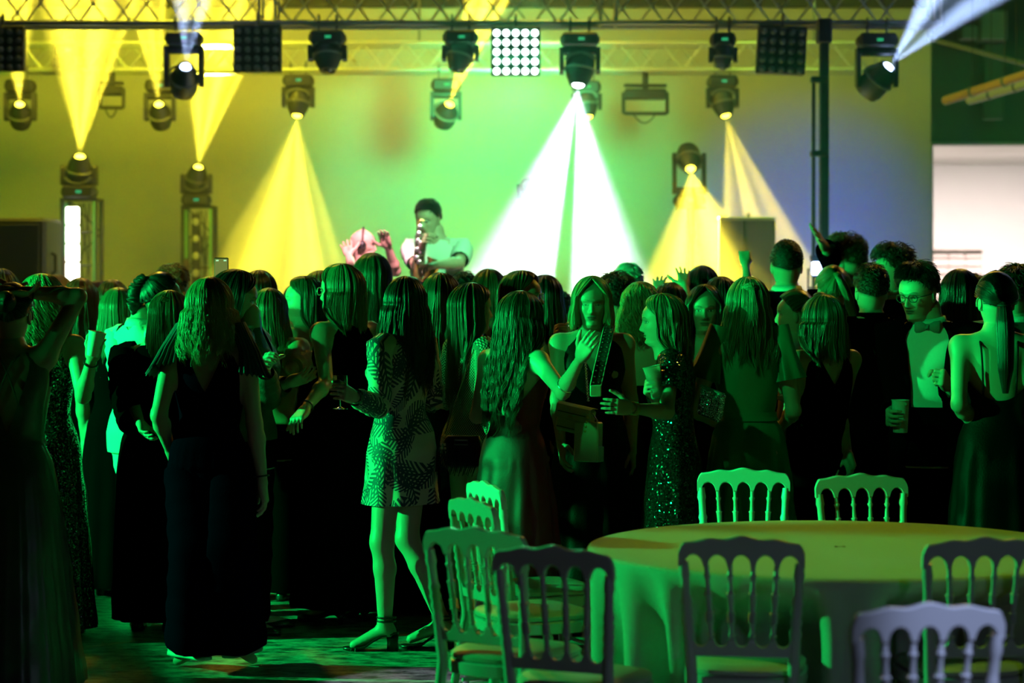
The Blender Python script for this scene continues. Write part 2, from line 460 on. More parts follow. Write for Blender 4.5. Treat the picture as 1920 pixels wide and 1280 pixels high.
def beam_light(loc, d, half, col, power, kind, xaxis):
    ld = bpy.data.lights.new('beam', 'SPOT')
    ld.energy = power; ld.color = col; ld.shadow_soft_size = 0.012
    ld.spot_size = 2 * half; ld.spot_blend = 0.5 if kind == 'split' else 0.3
    o = bpy.data.objects.new('beam', ld); COL.objects.link(o)
    z = -np.array(d, float); z /= np.linalg.norm(z)
    x = np.array(xaxis, float); x -= z * x.dot(z); x /= np.linalg.norm(x)
    y = np.cross(z, x)
    m = M4(((x[0], y[0], z[0], loc[0]), (x[1], y[1], z[1], loc[1]), (x[2], y[2], z[2], loc[2]), (0, 0, 0, 1)))
    o.matrix_world = m
    # gobo: pattern over direction (u, v) = tan of the angles, normalised by the cone
    ld.use_nodes = True
    nt = ld.node_tree; L = nt.links.new
    em = [n for n in nt.nodes if n.type == 'EMISSION'][0]
    tc = nt.nodes.new('ShaderNodeTexCoord'); sp = nt.nodes.new('ShaderNodeSeparateXYZ')
    L(tc.outputs['Normal'], sp.inputs[0])
    def math_(op, a, b=None, clamp=False):
        n = nt.nodes.new('ShaderNodeMath'); n.operation = op; n.use_clamp = clamp
        for k, q in enumerate((a, b)):
            if q is None: continue
            if isinstance(q, (int, float)): n.inputs[k].default_value = q
            else: L(q, n.inputs[k])
        return n.outputs[0]
    az = math_('ABSOLUTE', sp.outputs['Z'])
    u = math_('DIVIDE', math_('DIVIDE', sp.outputs['X'], az), math.tan(half))
    v = math_('DIVIDE', math_('DIVIDE', sp.outputs['Y'], az), math.tan(half))
    if kind == 'rays':
        s = math_('ADD', math_('MULTIPLY', math_('SINE', math_('ADD', math_('MULTIPLY', u, 9.0), loc[0] * 7.0)), 0.40), 0.62)
        s2 = math_('ADD', math_('MULTIPLY', math_('SINE', math_('ADD', math_('MULTIPLY', u, 21.0), loc[2] * 9.0)), 0.22), 0.80)
        k = math_('MULTIPLY', s, s2)
    elif kind == 'split':       # two lobes with a dark blade between
        k = math_('MULTIPLY', math_('SUBTRACT', math_('ABSOLUTE', math_('SUBTRACT', u, 0.03)), 0.07), 16.0, True)
        k = math_('ADD', k, 0.0)
    elif kind == 'twin':
        k = math_('ADD', math_('MULTIPLY', math_('SUBTRACT', math_('ABSOLUTE', math_('SUBTRACT', u, -0.1)), 0.10), 2.2, True), 0.06)
    else:
        k = math_('ADD', 1.0, 0.0)
    fo = nt.nodes.new('ShaderNodeLightFalloff')
    fo.inputs['Strength'].default_value = 1.0; fo.inputs['Smooth'].default_value = 0.0
    L(math_('MULTIPLY', k, fo.outputs['Linear']), em.inputs['Strength'])
    return o

def clamp_part(r, x, z0, z1, y=0.0):
    c = MB()
    tube(c, [(x, y, z0), (x, y, z1)], 0.012, 8)
    torus(c, (x, y, z1 + 0.028), 0.032, 0.010, 16, 6, zrot((1, 0, 0)))
    c.build('clamp', M_steel, r)

def moving_head(px, lens_py, d, top_py, hung, img_dir, tilt, label, w=0.29, beam=None, body=None, group=None, seen_side=False):
    """lens at (px, lens_py); hung from top_py or standing on base at top_py. img_dir: beam direction in the picture plane (dx, dz); tilt: how far it leans towards the viewer"""
    k = F / d
    u = np.array([img_dir[0], 0, img_dir[1]], float); u /= np.linalg.norm(u)
    dr = u * math.cos(tilt) + np.array([0, -1.0, 0]) * math.sin(tilt)
    HL = w * 1.02                                   # length of the head
    lens = np.array(at(px, lens_py, d + dr[1] * HL * 0.50))   # the pivot hangs straight under the truss chord
    piv = lens - dr * HL * 0.50
    sgn = 1 if hung else -1
    ztop = at(0, top_py, d).z
    r = empty('moving_head', (piv[0], piv[1], ztop))
    tag(r, label, 'stage light', group)
    rel = piv - np.array([piv[0], piv[1], ztop])
    # base
    bh = 0.115
    zb = -sgn * bh / 2
    b = MB(); box(b, (0, 0, zb), (w * 0.98, w * 0.72, bh), None, 0.018)
    box(b, (0, 0, zb), (w * 1.08, w * 0.5, bh * 0.55), None, 0.012)
    b.build('base', M_case, r, False)
    dsp = MB(); box(dsp, (0.01, -w * 0.365, zb), (0.05, 0.008, 0.022), None, 0.002)
    dsp.build('display', mat('display_green', (0.01, 0.05, 0.02), 0.2, emit=(0.05, 0.9, 0.35), estr=0.5), r, False)
    # yoke: crown and two arms
    y = MB()
    z0 = -sgn * (bh + 0.005); z1 = rel[2] - sgn * 0.055
    box(y, (0, 0, z0 - sgn * 0.03), (w, w * 0.42, 0.06), None, 0.014)
    for sx in (-1, 1):
        n = 8; zz = np.linspace(z0, z1, n)
        ww = np.interp(np.linspace(0, 1, n), [0, 0.4, 0.85, 1], [0.21, 0.24, 0.23, 0.14]) * w * 0.95
        rg = []
        for a_, b_ in zip(zz, ww):
            rg.append([(sx * w * 0.5 - 0.018, -b_, a_), (sx * w * 0.5 + 0.018, -b_ * 0.8, a_), (sx * w * 0.5 + 0.018, b_ * 0.8, a_), (sx * w * 0.5 - 0.018, b_, a_)])
        loft(y, rg)
    y.build('yoke', M_case, r, False)
    hd = MB()
    R = zrot(dr, (1, 0, 0.01))
    w2 = w * 0.40
    lathe(hd, [(w2 * 0.35, -HL * 0.52), (w2 * 0.82, -HL * 0.47), (w2 * 0.98, -HL * 0.30), (w2, -HL * 0.05), (w2 * 0.98, HL * 0.10), (w2 * 0.86, HL * 0.28), (w2 * 0.66, HL * 0.44), (w2 * 0.60, HL * 0.50), (w2 * 0.50, HL * 0.50), (w2 * 0.48, HL * 0.47)], rel, 20, R)
    ho = hd.build('head', M_case, r)
    tr = MB(); torus(tr, rel + dr * HL * 0.06, w2 * 1.03, 0.011, 24, 6, R); tr.build('trim_ring', M_case2, ho)
    hn = MB()                                       # curved carrying handle between the arms
    a = np.linspace(0.15, PI - 0.15, 12)
    zc = rel[2] + sgn * 0.07
    tube(hn, np.stack([np.cos(a) * w * 0.40, -w * 0.30 + 0 * a, zc + sgn * (np.sin(a) - 0.35) * 0.07], 1), 0.010, 6, flat=1.6)
    hn.build('handle', M_case2, r)
    ln = MB()
    lathe(ln, [(w2 * 0.40, 0), (w2 * 0.34, 0.012), (w2 * 0.2, 0.020), (0.004, 0.023)], rel + dr * HL * 0.485, 18, R)
    ln.build('lens', lens_mat(beam[0], beam[3]) if beam else ROD_LENS, ho)
    if hung:
        clamp_part(r, -w * 0.26, 0, 0.07); clamp_part(r, w * 0.26, 0, 0.07)
    if beam:
        col, power, half, es, kind = beam
        half = math.atan(math.tan(half) * math.cos(tilt))
        p = lens + dr * 0.03
        beam_light(p, dr, half, col, power, kind, np.cross(u, [0, 1, 0]))
    return r
R_ = math.radians
PW = 20000
YB = lambda half, p=1.0, k='rays': (YEL, PW * p, R_(half), 14.0, k)
gF = 'moving heads on the front truss'
gR = 'moving heads on the rear truss'
# front truss
moving_head(348, 125, FD, 60, True, (0.24, 1), 0.75, 'front truss lamp throwing a blue white double beam up to the ceiling', 0.285, (BLU, 12000, R_(19), 14.0, 'twin'), group=gF)
moving_head(615, 133, FD, 58, True, (0.05, -1), 0.35, 'unlit moving lamp on the front truss beside the dark lamp panel', 0.285, group=gF)
moving_head(856, 132, FD, 58, True, (-0.25, -1), 0.25, 'unlit moving lamp on the front truss next to the glowing panel', 0.27, group=gF)
moving_head(1084, 160, FD, 62, True, (-0.10, -1), 0.20, 'front truss lamp pouring a wide split white beam onto the stage', 0.30, (WHI, 25000, R_(28), 30.0, 'split'), group=gF)
moving_head(1355, 128, FD, 62, True, (-0.02, -1), 0.05, 'unlit slim moving lamp on the front truss above a yellow beam', 0.20, group=gF)
moving_head(1667, 125, FD, 64, True, (0.82, 1), 0.50, 'front truss lamp beyond the dark pole firing a pale blue beam sideways', 0.31, (BLU, 21000, R_(23), 20.0, 'twin'), group=gF)
# rear truss
moving_head(37, 195, RD, 150, True, (0.14, 1), 0.75, 'rear truss lamp beaming yellow upwards behind the part hidden panel', 0.26, YB(16, 3.5), group=gR)
moving_head(298, 195, RD, 150, True, (0.02, 1), 0.75, 'rear truss lamp beaming yellow upwards between the two towers', 0.26, YB(13, 3.0), group=gR)
moving_head(557, 217, RD, 140, True, (-0.07, -1), 0.25, 'rear truss lamp pouring a yellow beam down beside the disc jockey', 0.27, YB(25, 1.6), group=gR)
moving_head(843, 195, RD, 148, True, (0.40, 1), 0.75, 'rear truss lamp throwing a narrow yellow ray up past the glowing panel', 0.26, YB(13, 6), group=gR)
moving_head(1103, 219, RD, 152, True, (0.12, -1), 0.25, 'rear truss lamp with a short yellow ray behind the white beam', 0.25, YB(10, 1.2), group=gR)
moving_head(1361, 217, RD, 142, True, (0.22, -1), 0.25, 'rear truss lamp pouring a yellow beam above the grey panel', 0.27, YB(19, 1.1), group=gR)
# standing lamps
moving_head(150, 293, 20.3, 372, False, (0.13, 1), 0.45, 'moving lamp on the tower with the glowing white strip, beaming up', 0.29, YB(20, 3.2))
moving_head(372, 313, 22.0, 386, False, (0.22, 1), 0.45, 'moving lamp on the tower with the unlit dotted strip, beaming up', 0.27, YB(19.5, 2.8))
# lamp panels (5 x 5 round cells)
def lamp_panel(px, py, wpx, d, label, lit=None, tilt=0.0, roll=0.0):
    k = F / d; s = wpx / k; c = at(px, py, d)
    r = empty('matrix_light', c)
    r.rotation_euler = (0, roll, 0)
    tag(r, label, 'stage light', 'five by five lamp panels on the front truss')
    hs = MB(); box(hs, (0, 0.05, -0.0), (s, 0.10, s * 0.98), None, 0.012); box(hs, (0, -0.012, s * 0.46), (s * 0.98, 0.03, s * 0.06), None, 0.004)
    hs.build('housing', M_case, r, False)
    cell = s / 5.2
    m_r = mat('cell_reflector', (0.28, 0.28, 0.27), 0.3, 0.4)
    rim = MB(); lathe(rim, [(cell * 0.45, 0.0), (cell * 0.46, 0.018), (cell * 0.40, 0.02), (cell * 0.34, 0.004)], (0, 0, 0), 14, zrot((0, -1, 0)))
    rm = rim.mesh('cell_rim'); rm.materials.append(M_case)
    le = MB(); lathe(le, [(cell * 0.37, 0.004), (cell * 0.30, 0.016), (cell * 0.16, 0.024), (0.002, 0.026)], (0, 0, 0), 14, zrot((0, -1, 0)))
    lm = le.mesh('cell_lens'); lm.materials.append(mat('cell_lit', (0.1, 0.1, 0.1), 0.3, emit=(0.75, 1.0, 0.88), estr=9.0) if lit else m_r)
    for i in range(5):
        for j in range(5):
            p = (cell * (i - 2), -0.006, cell * (j - 2) - s * 0.02)
            put('cell_rim', rm, r, p); put('cell_lens', lm, r, p)
    clamp_part(r, 0, s * 0.48, s * 0.48 + 0.05, 0.06)
    lb = MB(); box(lb, (0, -0.03, s * 0.46), (0.05, 0.006, 0.016), None, 0.002); lb.build('badge', M_case2, r, False)
    if lit:
        light('panel_glow', 'AREA', (c.x, c.y - 0.05, c.z), (c.x, c.y - 2, c.z - 1.2), 60, (0.06, 1.0, 0.35), s)
    return r
lamp_panel(2, 91, 86, FD - 0.1, 'dark lamp panel cut by the frame edge above a yellow beam')
lamp_panel(482, 91, 90, FD - 0.1, 'dark lamp panel with green tinted cells over a yellow beam')
lamp_panel(967, 96, 93, FD - 0.1, 'glowing white green lamp panel above the stage', True)
lamp_panel(1466, 94, 92, FD - 0.1, 'unlit lamp panel with pale cells beside the tall dark pole', roll=R_(3))

def flood(px, py, wpx, hpx, d, top_py, label):
    k = F / d; w = wpx / k; h = hpx / k; c = at(px, py, d)
    r = empty('flood_light', c); tag(r, label, 'stage light')
    b = MB(); box(b, (0, 0, h * 0.22), (w * 0.96, 0.14, h * 0.40), None, 0.015)
    for i in range(9): box(b, (-w * 0.42 + i * w * 0.105, 0.09, h * 0.22), (0.012, 0.06, h * 0.36))
    b.build('housing', M_case, r, False)
    br = MB(); tube(br, [(-w * 0.5, 0, h * 0.30), (-w * 0.5, -0.01, -h * 0.48), (-w * 0.46, -0.01, -h * 0.5), (w * 0.46, -0.01, -h * 0.5), (w * 0.5, -0.01, -h * 0.48), (w * 0.5, 0, h * 0.30)], 0.018, 6)
    br.build('bracket', M_case, r)
    up = at(px, top_py, d).z - c.z
    st = MB(); tube(st, [(0, 0, h * 0.4), (0, 0, up)], 0.03, 8); box(st, (0, 0, h * 0.55), (w * 0.98, 0.08, 0.03), None, 0.008); st.build('stem', M_case, r)
    cb = MB(); a = np.linspace(0, 1, 14); tube(cb, np.stack([-w * 0.3 + a * w * 0.55, 0 * a - 0.02, -h * 0.5 - np.sin(a * PI) * 0.09], 1), 0.008, 6); cb.build('cable', M_case, r)
    return r
flood(1210, 188, 82, 50, RD + 0.05, 131, 'flood lamp with wide bracket hanging below the rear truss, cable looping under it')
flood(210, 180, 44, 44, RD + 0.05, 131, 'small flood lamp half hidden behind the tall yellow beam')

# lamp standing behind the white beam and the round lamp behind the far yellow beam
moving_head(985, 345, 20.5, 398, False, (-0.6, 0.4), 0.9, 'dark moving lamp on a post half veiled by the white beam', 0.27)
moving_head(1295, 317, 20.5, 388, False, (0.06, -1), 0.78, 'low moving lamp pouring a bright yellow beam onto the stage', 0.27, (YEL, PW * 2.6, R_(31), 14.0, 'rays'))
moving_head(112, 118, RD, 84, True, (-0.5, -0.2), 1.0, 'dark round lamp hidden behind the tall yellow beam', 0.25, group=gR)
def post(px, top_py, d, label):
    c = at(px, top_py, d); z0 = 0.5
    r = empty('lamp_post', (c.x, d, z0)); tag(r, label, 'stand')
    a = MB(); tube(a, [(0, 0, 0.02), (0, 0, c.z - z0)], 0.035, 10); a.build('pole', M_case, r)
    b = MB(); lathe(b, [(0.22, 0.0), (0.22, 0.015), (0.05, 0.03)], nc=20); b.build('foot_plate', M_case, r)
    b = MB(); box(b, (0, 0, c.z - z0), (0.26, 0.22, 0.02)); b.build('top_plate', M_case, r, False)
post(991, 400, 20.5, 'thin black post under the lamp veiled by the white beam')
post(1295, 390, 20.5, 'thin black post under the low yellow lamp')

M_dull = mat('tower_dark_alloy', (0.06, 0.06, 0.055), 0.5, 0.5)
# lamp towers of short vertical truss with LED strips
def tower(px, top_py, d, wpx, label, lit):
    k = F / d; w = wpx / k; c = at(px, top_py, d); z0 = 0.5; hh = c.z - z0
    r = empty('truss_tower', (c.x, d + w / 2, z0)); tag(r, label, 'truss tower')
    ch = MB(); tube(ch, [(0, 0, 0), (0, 0, hh)], 0.022, 10); cm = ch.mesh('upright'); cm.materials.append(M_dull)
    for x in (-w / 2, w / 2):
        for y in (-w / 2, w / 2): put('upright', cm, r, (x, y, 0))
    st = 0.30; n = int(hh / st)
    br = MB(); tube(br, [(-w / 2, 0, 0), (w / 2, 0, st)], 0.008, 6); bm_ = br.mesh('brace'); bm_.materials.append(M_dull)
    b2 = MB(); tube(b2, [(w / 2, 0, 0), (-w / 2, 0, st)], 0.008, 6); bm2 = b2.mesh('brace'); bm2.materials.append(M_dull)
    ru = MB(); tube(ru, [(-w / 2, 0, 0), (w / 2, 0, 0)], 0.010, 6); rum = ru.mesh('rung'); rum.materials.append(M_dull)
    for i in range(n):
        z = hh - (i + 1) * st
        put('brace', bm_ if i % 2 else bm2, r, (0, w / 2, z))
        put('rung', rum, r, (0, -w / 2, z))
    tp = MB(); box(tp, (0, 0, hh), (w * 1.15, w * 1.15, 0.02), None, 0.004); tp.build('top_plate', M_case, r, False)
    bp = MB(); box(bp, (0, 0, 0.01), (w * 1.7, w * 1.7, 0.02), None, 0.004); bp.build('base_plate', M_case, r, False)
    s = tag(empty('led_strip', (c.x - w * (0.14 if lit else 0.02), d - 0.05, z0 + 0.05)), ('glowing white strip of lamps clipped along the tower beside the black speaker' if lit else 'unlit strip of round lamps clipped along the second tower'), 'stage light')
    h2 = hh - 0.12
    b = MB(); box(b, (0, 0.0, h2 / 2), (w * (0.30 if lit else 0.30), 0.045, h2), None, 0.006); b.build('bar', M_case, s, False)
    nl = 11
    le = MB(); 
    if lit: box(le, (0, 0, 0), (w * 0.40, 0.03, h2 / nl * 0.94), None, 0.010)
    else: lathe(le, [(0.038, 0), (0.034, 0.012), (0.012, 0.02)], (0, 0.012, 0), 12, zrot((0, -1, 0)))
    lm = le.mesh('strip_lamp'); lm.materials.append(mat('strip_lit', (0.2, 0.2, 0.2), 0.4, emit=(0.95, 1.0, 0.72), estr=7.0) if lit else mat('strip_off', (0.45, 0.45, 0.40), 0.3))
    for i in range(nl): put('strip_lamp', lm, s, (0, -0.03, (i + 0.5) * h2 / nl))
    pl = MB()
    gm = mat('tape_pale_green', (0.16, 0.42, 0.2), 0.45)
    box(pl, (-w * 0.37, -w / 2 - 0.03, hh * 0.86), (w * 0.10, 0.012, hh * 0.24)); box(pl, (-w * 0.37, -w / 2 - 0.03, hh * 0.25), (w * 0.10, 0.012, hh * 0.4)); pl.build('cover_strip', gm, r, False)
    pr = MB(); box(pr, (w * 0.47, -w / 2 - 0.03, hh * 0.5), (w * 0.09, 0.012, hh * 0.98)); pr.build('cover_strip', gm, r, False)
    bx = MB(); box(bx, (-w * 0.37, -w / 2 - 0.03, hh * 0.60), (w * 0.15, 0.05, hh * 0.26), None, 0.006); bx.build('cable_box', mat('box_brown', (0.10, 0.05, 0.04), 0.6), r, False)
    cb = MB()
    for i in range(4):
        a = np.linspace(0, 1, 16)
        tube(cb, np.stack([w * (0.12 + 0.16 * np.sin(a * 7 + i * 1.7)), -w * 0.3 + 0 * a, hh * (0.98 - 0.9 * a)], 1), 0.006, 5)
    cb.build('cable', M_case, r)
tower(148, 373, 20.3, 62, 'lamp tower of short truss next to the black speaker, dressed with a white glowing strip', True)
tower(370, 387, 22.0, 54, 'slimmer lamp tower of short truss with an unlit dotted strip', False)

# loudspeaker
def speaker():
    d = 19.0; a = at(-40, 408, d); b = at(86, 700, d)
    w = b.x - a.x; z1 = a.z
    r = empty('loudspeaker', ((a.x + b.x) / 2, d + 0.35, 0.5)); tag(r, 'large black loudspeaker standing on the stage beside the first lamp tower', 'speaker')
    h = z1 - 0.5
    c = MB(); box(c, (0, 0, h / 2), (w, 0.7, h), None, 0.03); c.build('cabinet', M_case, r, False)
    g = MB(); box(g, (-w * 0.02, -0.36, h / 2), (w * 0.86, 0.03, h * 0.94), None, 0.01); g.build('grille', mat('grille_black', (0.004, 0.005, 0.004), 0.85, bump=0.4, bscale=220), r, False)
    for z in (0.35, 0.78):
        k = MB(); tube(k, [(w / 2, -0.12, h * z - 0.09), (w / 2 + 0.035, -0.12, h * z - 0.07), (w / 2 + 0.035, -0.12, h * z + 0.07), (w / 2, -0.12, h * z + 0.09)], 0.015, 8); k.build('handle', M_case, r)
speaker()

# lifting pole
def pole():
    d = 18.2; b = at(1545, 40, d)
    b.z -= 0.5; r = empty('lifting_pole', (b.x, d, 0.5)); tag(r, 'tall dark lifting pole carrying the front truss, thinner tube beside it', 'stand')
    a = MB(); box(a, (0, 0, b.z / 2), (0.075, 0.075, b.z), None, 0.01); a.build('mast', M_case, r, False)
    a = MB(); tube(a, [(-0.085, 0, 0.1), (-0.085, 0, b.z - 0.45)], 0.016, 8); a.build('guide_tube', M_case, r)
    for z in (0.5, 1.4, 2.25, 2.85): 
        a = MB(); box(a, (-0.04, 0, z), (0.14, 0.10, 0.05), None, 0.008); a.build('bracket', M_case, r, False)
    a = MB(); box(a, (0.0, 0, b.z - 0.08), (0.12, 0.12, 0.20), None, 0.012); a.build('head_block', M_case, r, False)
    for an in range(4):
        t = an * PI / 2 + PI / 4; a = MB(); tube(a, [(0, 0, 0.35), (0.75 * math.cos(t), 0.75 * math.sin(t), 0.02)], 0.022, 8); a.build('leg', M_case, r)
pole()

# blue par lamp low behind the crowd, grey panel, cabinet in the corridor, fluorescent battens
def blue_par():
    d = 17.2; c = at(1540, 503, d)
    r = empty('blue_par_lamp', c); tag(r, 'small lamp glaring blue white behind the crowd at the foot of the pole', 'stage light')
    R = zrot((-0.15, -1, 0.1))
    a = MB(); lathe(a, [(0.05, -0.16), (0.075, -0.13), (0.085, 0.0), (0.078, 0.0)], nc=18, rot=R); a.build('can', M_case, r)
    a = MB(); box(a, (0, -0.012, 0), (0.15, 0.02, 0.10), None, 0.02); a.build('lens', lens_mat((0.45, 0.6, 1.0), 12), r)
    a = MB(); tube(a, [(-0.10, 0, 0), (-0.10, 0.02, -0.15), (0.10, 0.02, -0.15), (0.10, 0, 0)], 0.010, 6); tube(a, [(0, 0.02, -0.15), (0, 0.02, 0.5 - c.z)], 0.02, 8); a.build('stand', M_case, r)
    light('blue_glow', 'SPOT', (c.x, c.y - 0.05, c.z), (c.x + 0.1, c.y - 4, c.z + 0.5), 30, (0.05, 0.12, 1.0), 0.05, R_(120), 0.6)
    light('blue_glow', 'SPOT', (c.x + 0.42, 18.9, c.z + 0.1), (c.x + 0.62, 23, 2.15), 520, (0.05, 0.12, 1.0), 0.05, R_(44), 1.0)  # separate hidden lamp added behind the par to colour the wall blue
blue_par()

def stage_panel():
    d = 19.5; a = at(1348, 408, d); b = at(1453, 640, d)
    w = b.x - a.x; h = a.z - 0.5
    r = empty('stage_screen', ((a.x + b.x) / 2, d, 0.5)); tag(r, 'grey panel with a bright top edge standing behind the crowd under a yellow beam', 'panel')
    c = MB(); box(c, (0, 0.03, h / 2), (w, 0.06, h), None, 0.006); c.build('board', mat('panel_grey', (0.20, 0.19, 0.16), 0.6, var=0.1, bscale=6), r, False)
    c = MB(); box(c, (0, 0.0, h - 0.01), (w * 1.02, 0.10, 0.03), None, 0.006); c.build('top_rail', mat('rail_pale', (0.7, 0.68, 0.6), 0.3, 0.3), r, False)
    for x in (-w * 0.48, -w * 0.08, w * 0.48):
        c = MB(); box(c, (x, -0.01, h / 2), (0.02, 0.03, h), None, 0.004); c.build('post', M_case2, r, False)
    c = MB(); ball(c, (w * 0.02, -0.02, h + 0.025), 0.02); c.build('knob', mat('rail_pale', (0.7, 0.68, 0.6)), r)
stage_panel()

def cabinet():
    d = 28.0; a = at(1748, 467, d); b = at(1844, 640, d)
    w = b.x - a.x; h = a.z
    r = empty('slatted_cabinet', ((a.x + b.x) / 2, d + 0.25, 0)); tag(r, 'grey brown cabinet with slatted doors in the bright corridor opening', 'cabinet')
    mm = mat('cabinet_grey', (0.22, 0.17, 0.155), 0.5)
    c = MB(); box(c, (0, 0.05, h / 2), (w, 0.45, h), None, 0.006); c.build('body', mm, r, False)
    sl = MB(); box(sl, (0, 0, 0), (w * 0.31, 0.02, 0.085), None, 0.005); sm = sl.mesh('slat', False); sm.materials.append(mm)
    for i in range(3):
        for j in range(22):
            z = h - 0.07 - j * 0.1
            if z > 0.05: put('slat', sm, r, ((i - 1) * w * 0.325, -0.185, z), (R_(-9), 0, 0))
    c = MB(); box(c, (0, -0.05, h), (w * 1.03, 0.42, 0.03), None, 0.004); c.build('top_board', mm, r, False)
cabinet()

def battens():
    for px0, py0, px1, py1, m, lab in ((1768, 190, 1960, 128, mat('tube_orange', (0.75, 0.36, 0.10), 0.35), 'unlit orange tube lamp slanting in the dark above the bright opening'),
                                  (1815, 189, 1965, 146, mat('tube_white', (0.75, 0.68, 0.62), 0.35), 'unlit pale tube lamp slanting just below the orange one')):
        d = 22.0 if 'orange' in lab[:14] else 22.35
        a = np.array(at(px0, py0, d)); b = np.array(at(px1, py1, d - 1.2))
        r = empty('tube_lamp', a); tag(r, lab, 'lamp')
        t = MB(); tube(t, [(0, 0, 0), (b - a) * 0.02, (b - a) * 0.5, b - a], [0.02, 0.045, 0.045, 0.045], 12); t.build('tube', m, r)
        for f in (0.30, 0.62, 0.95):
            k = MB(); tube(k, [(b - a) * (f - 0.01), (b - a) * (f + 0.01)], 0.054, 12); k.build('clip', M_case2, r)
            k = MB(); tube(k, [(b - a) * f, (b - a) * f + np.array([0, 0, 5.6 - (a + (b - a) * f)[2]])], 0.006, 5); k.build('hanging_wire', M_case, r)
    d = 22.5
    a = np.array(at(1740, 72, d)); b = np.array(at(1960, 130, d - 1.0))
    r = empty('ceiling_strut', a); tag(r, 'thin grey strut slanting down through the dark roof space', 'strut')
    t = MB(); tube(t, [(0, 0, 0), (b - a)], 0.025, 8); t.build('bar', M_case2, r)
    for q in (a, b):
        t = MB(); tube(t, [q - a, q - a + np.array([0, 0, 5.6 - q[2]])], 0.012, 6); t.build('hanger', M_case2, r)
    c = at(1862, 48, 24.6)
    r = empty('air_unit', c); tag(r, 'pale box of an air unit in the dark corner under the roof', 'air unit')
    t = MB(); box(t, (0, 0.1, 0), (0.30, 0.3, 0.34), None, 0.02); t.build('casing', mat('unit_pale', (0.35, 0.36, 0.33), 0.6), r, False)
    t = MB(); box(t, (-0.25, 0.1, -0.07), (0.2, 0.2, 0.16), None, 0.02); t.build('duct', mat('unit_pale', (0.35, 0.36, 0.33)), r, False)
    t = MB(); box(t, (0.03, 0.15, -0.6), (0.22, 0.1, 0.85), None, 0.01); t.build('pipe_cover', mat('unit_dark', (0.10, 0.11, 0.10), 0.6), r, False)
battens()

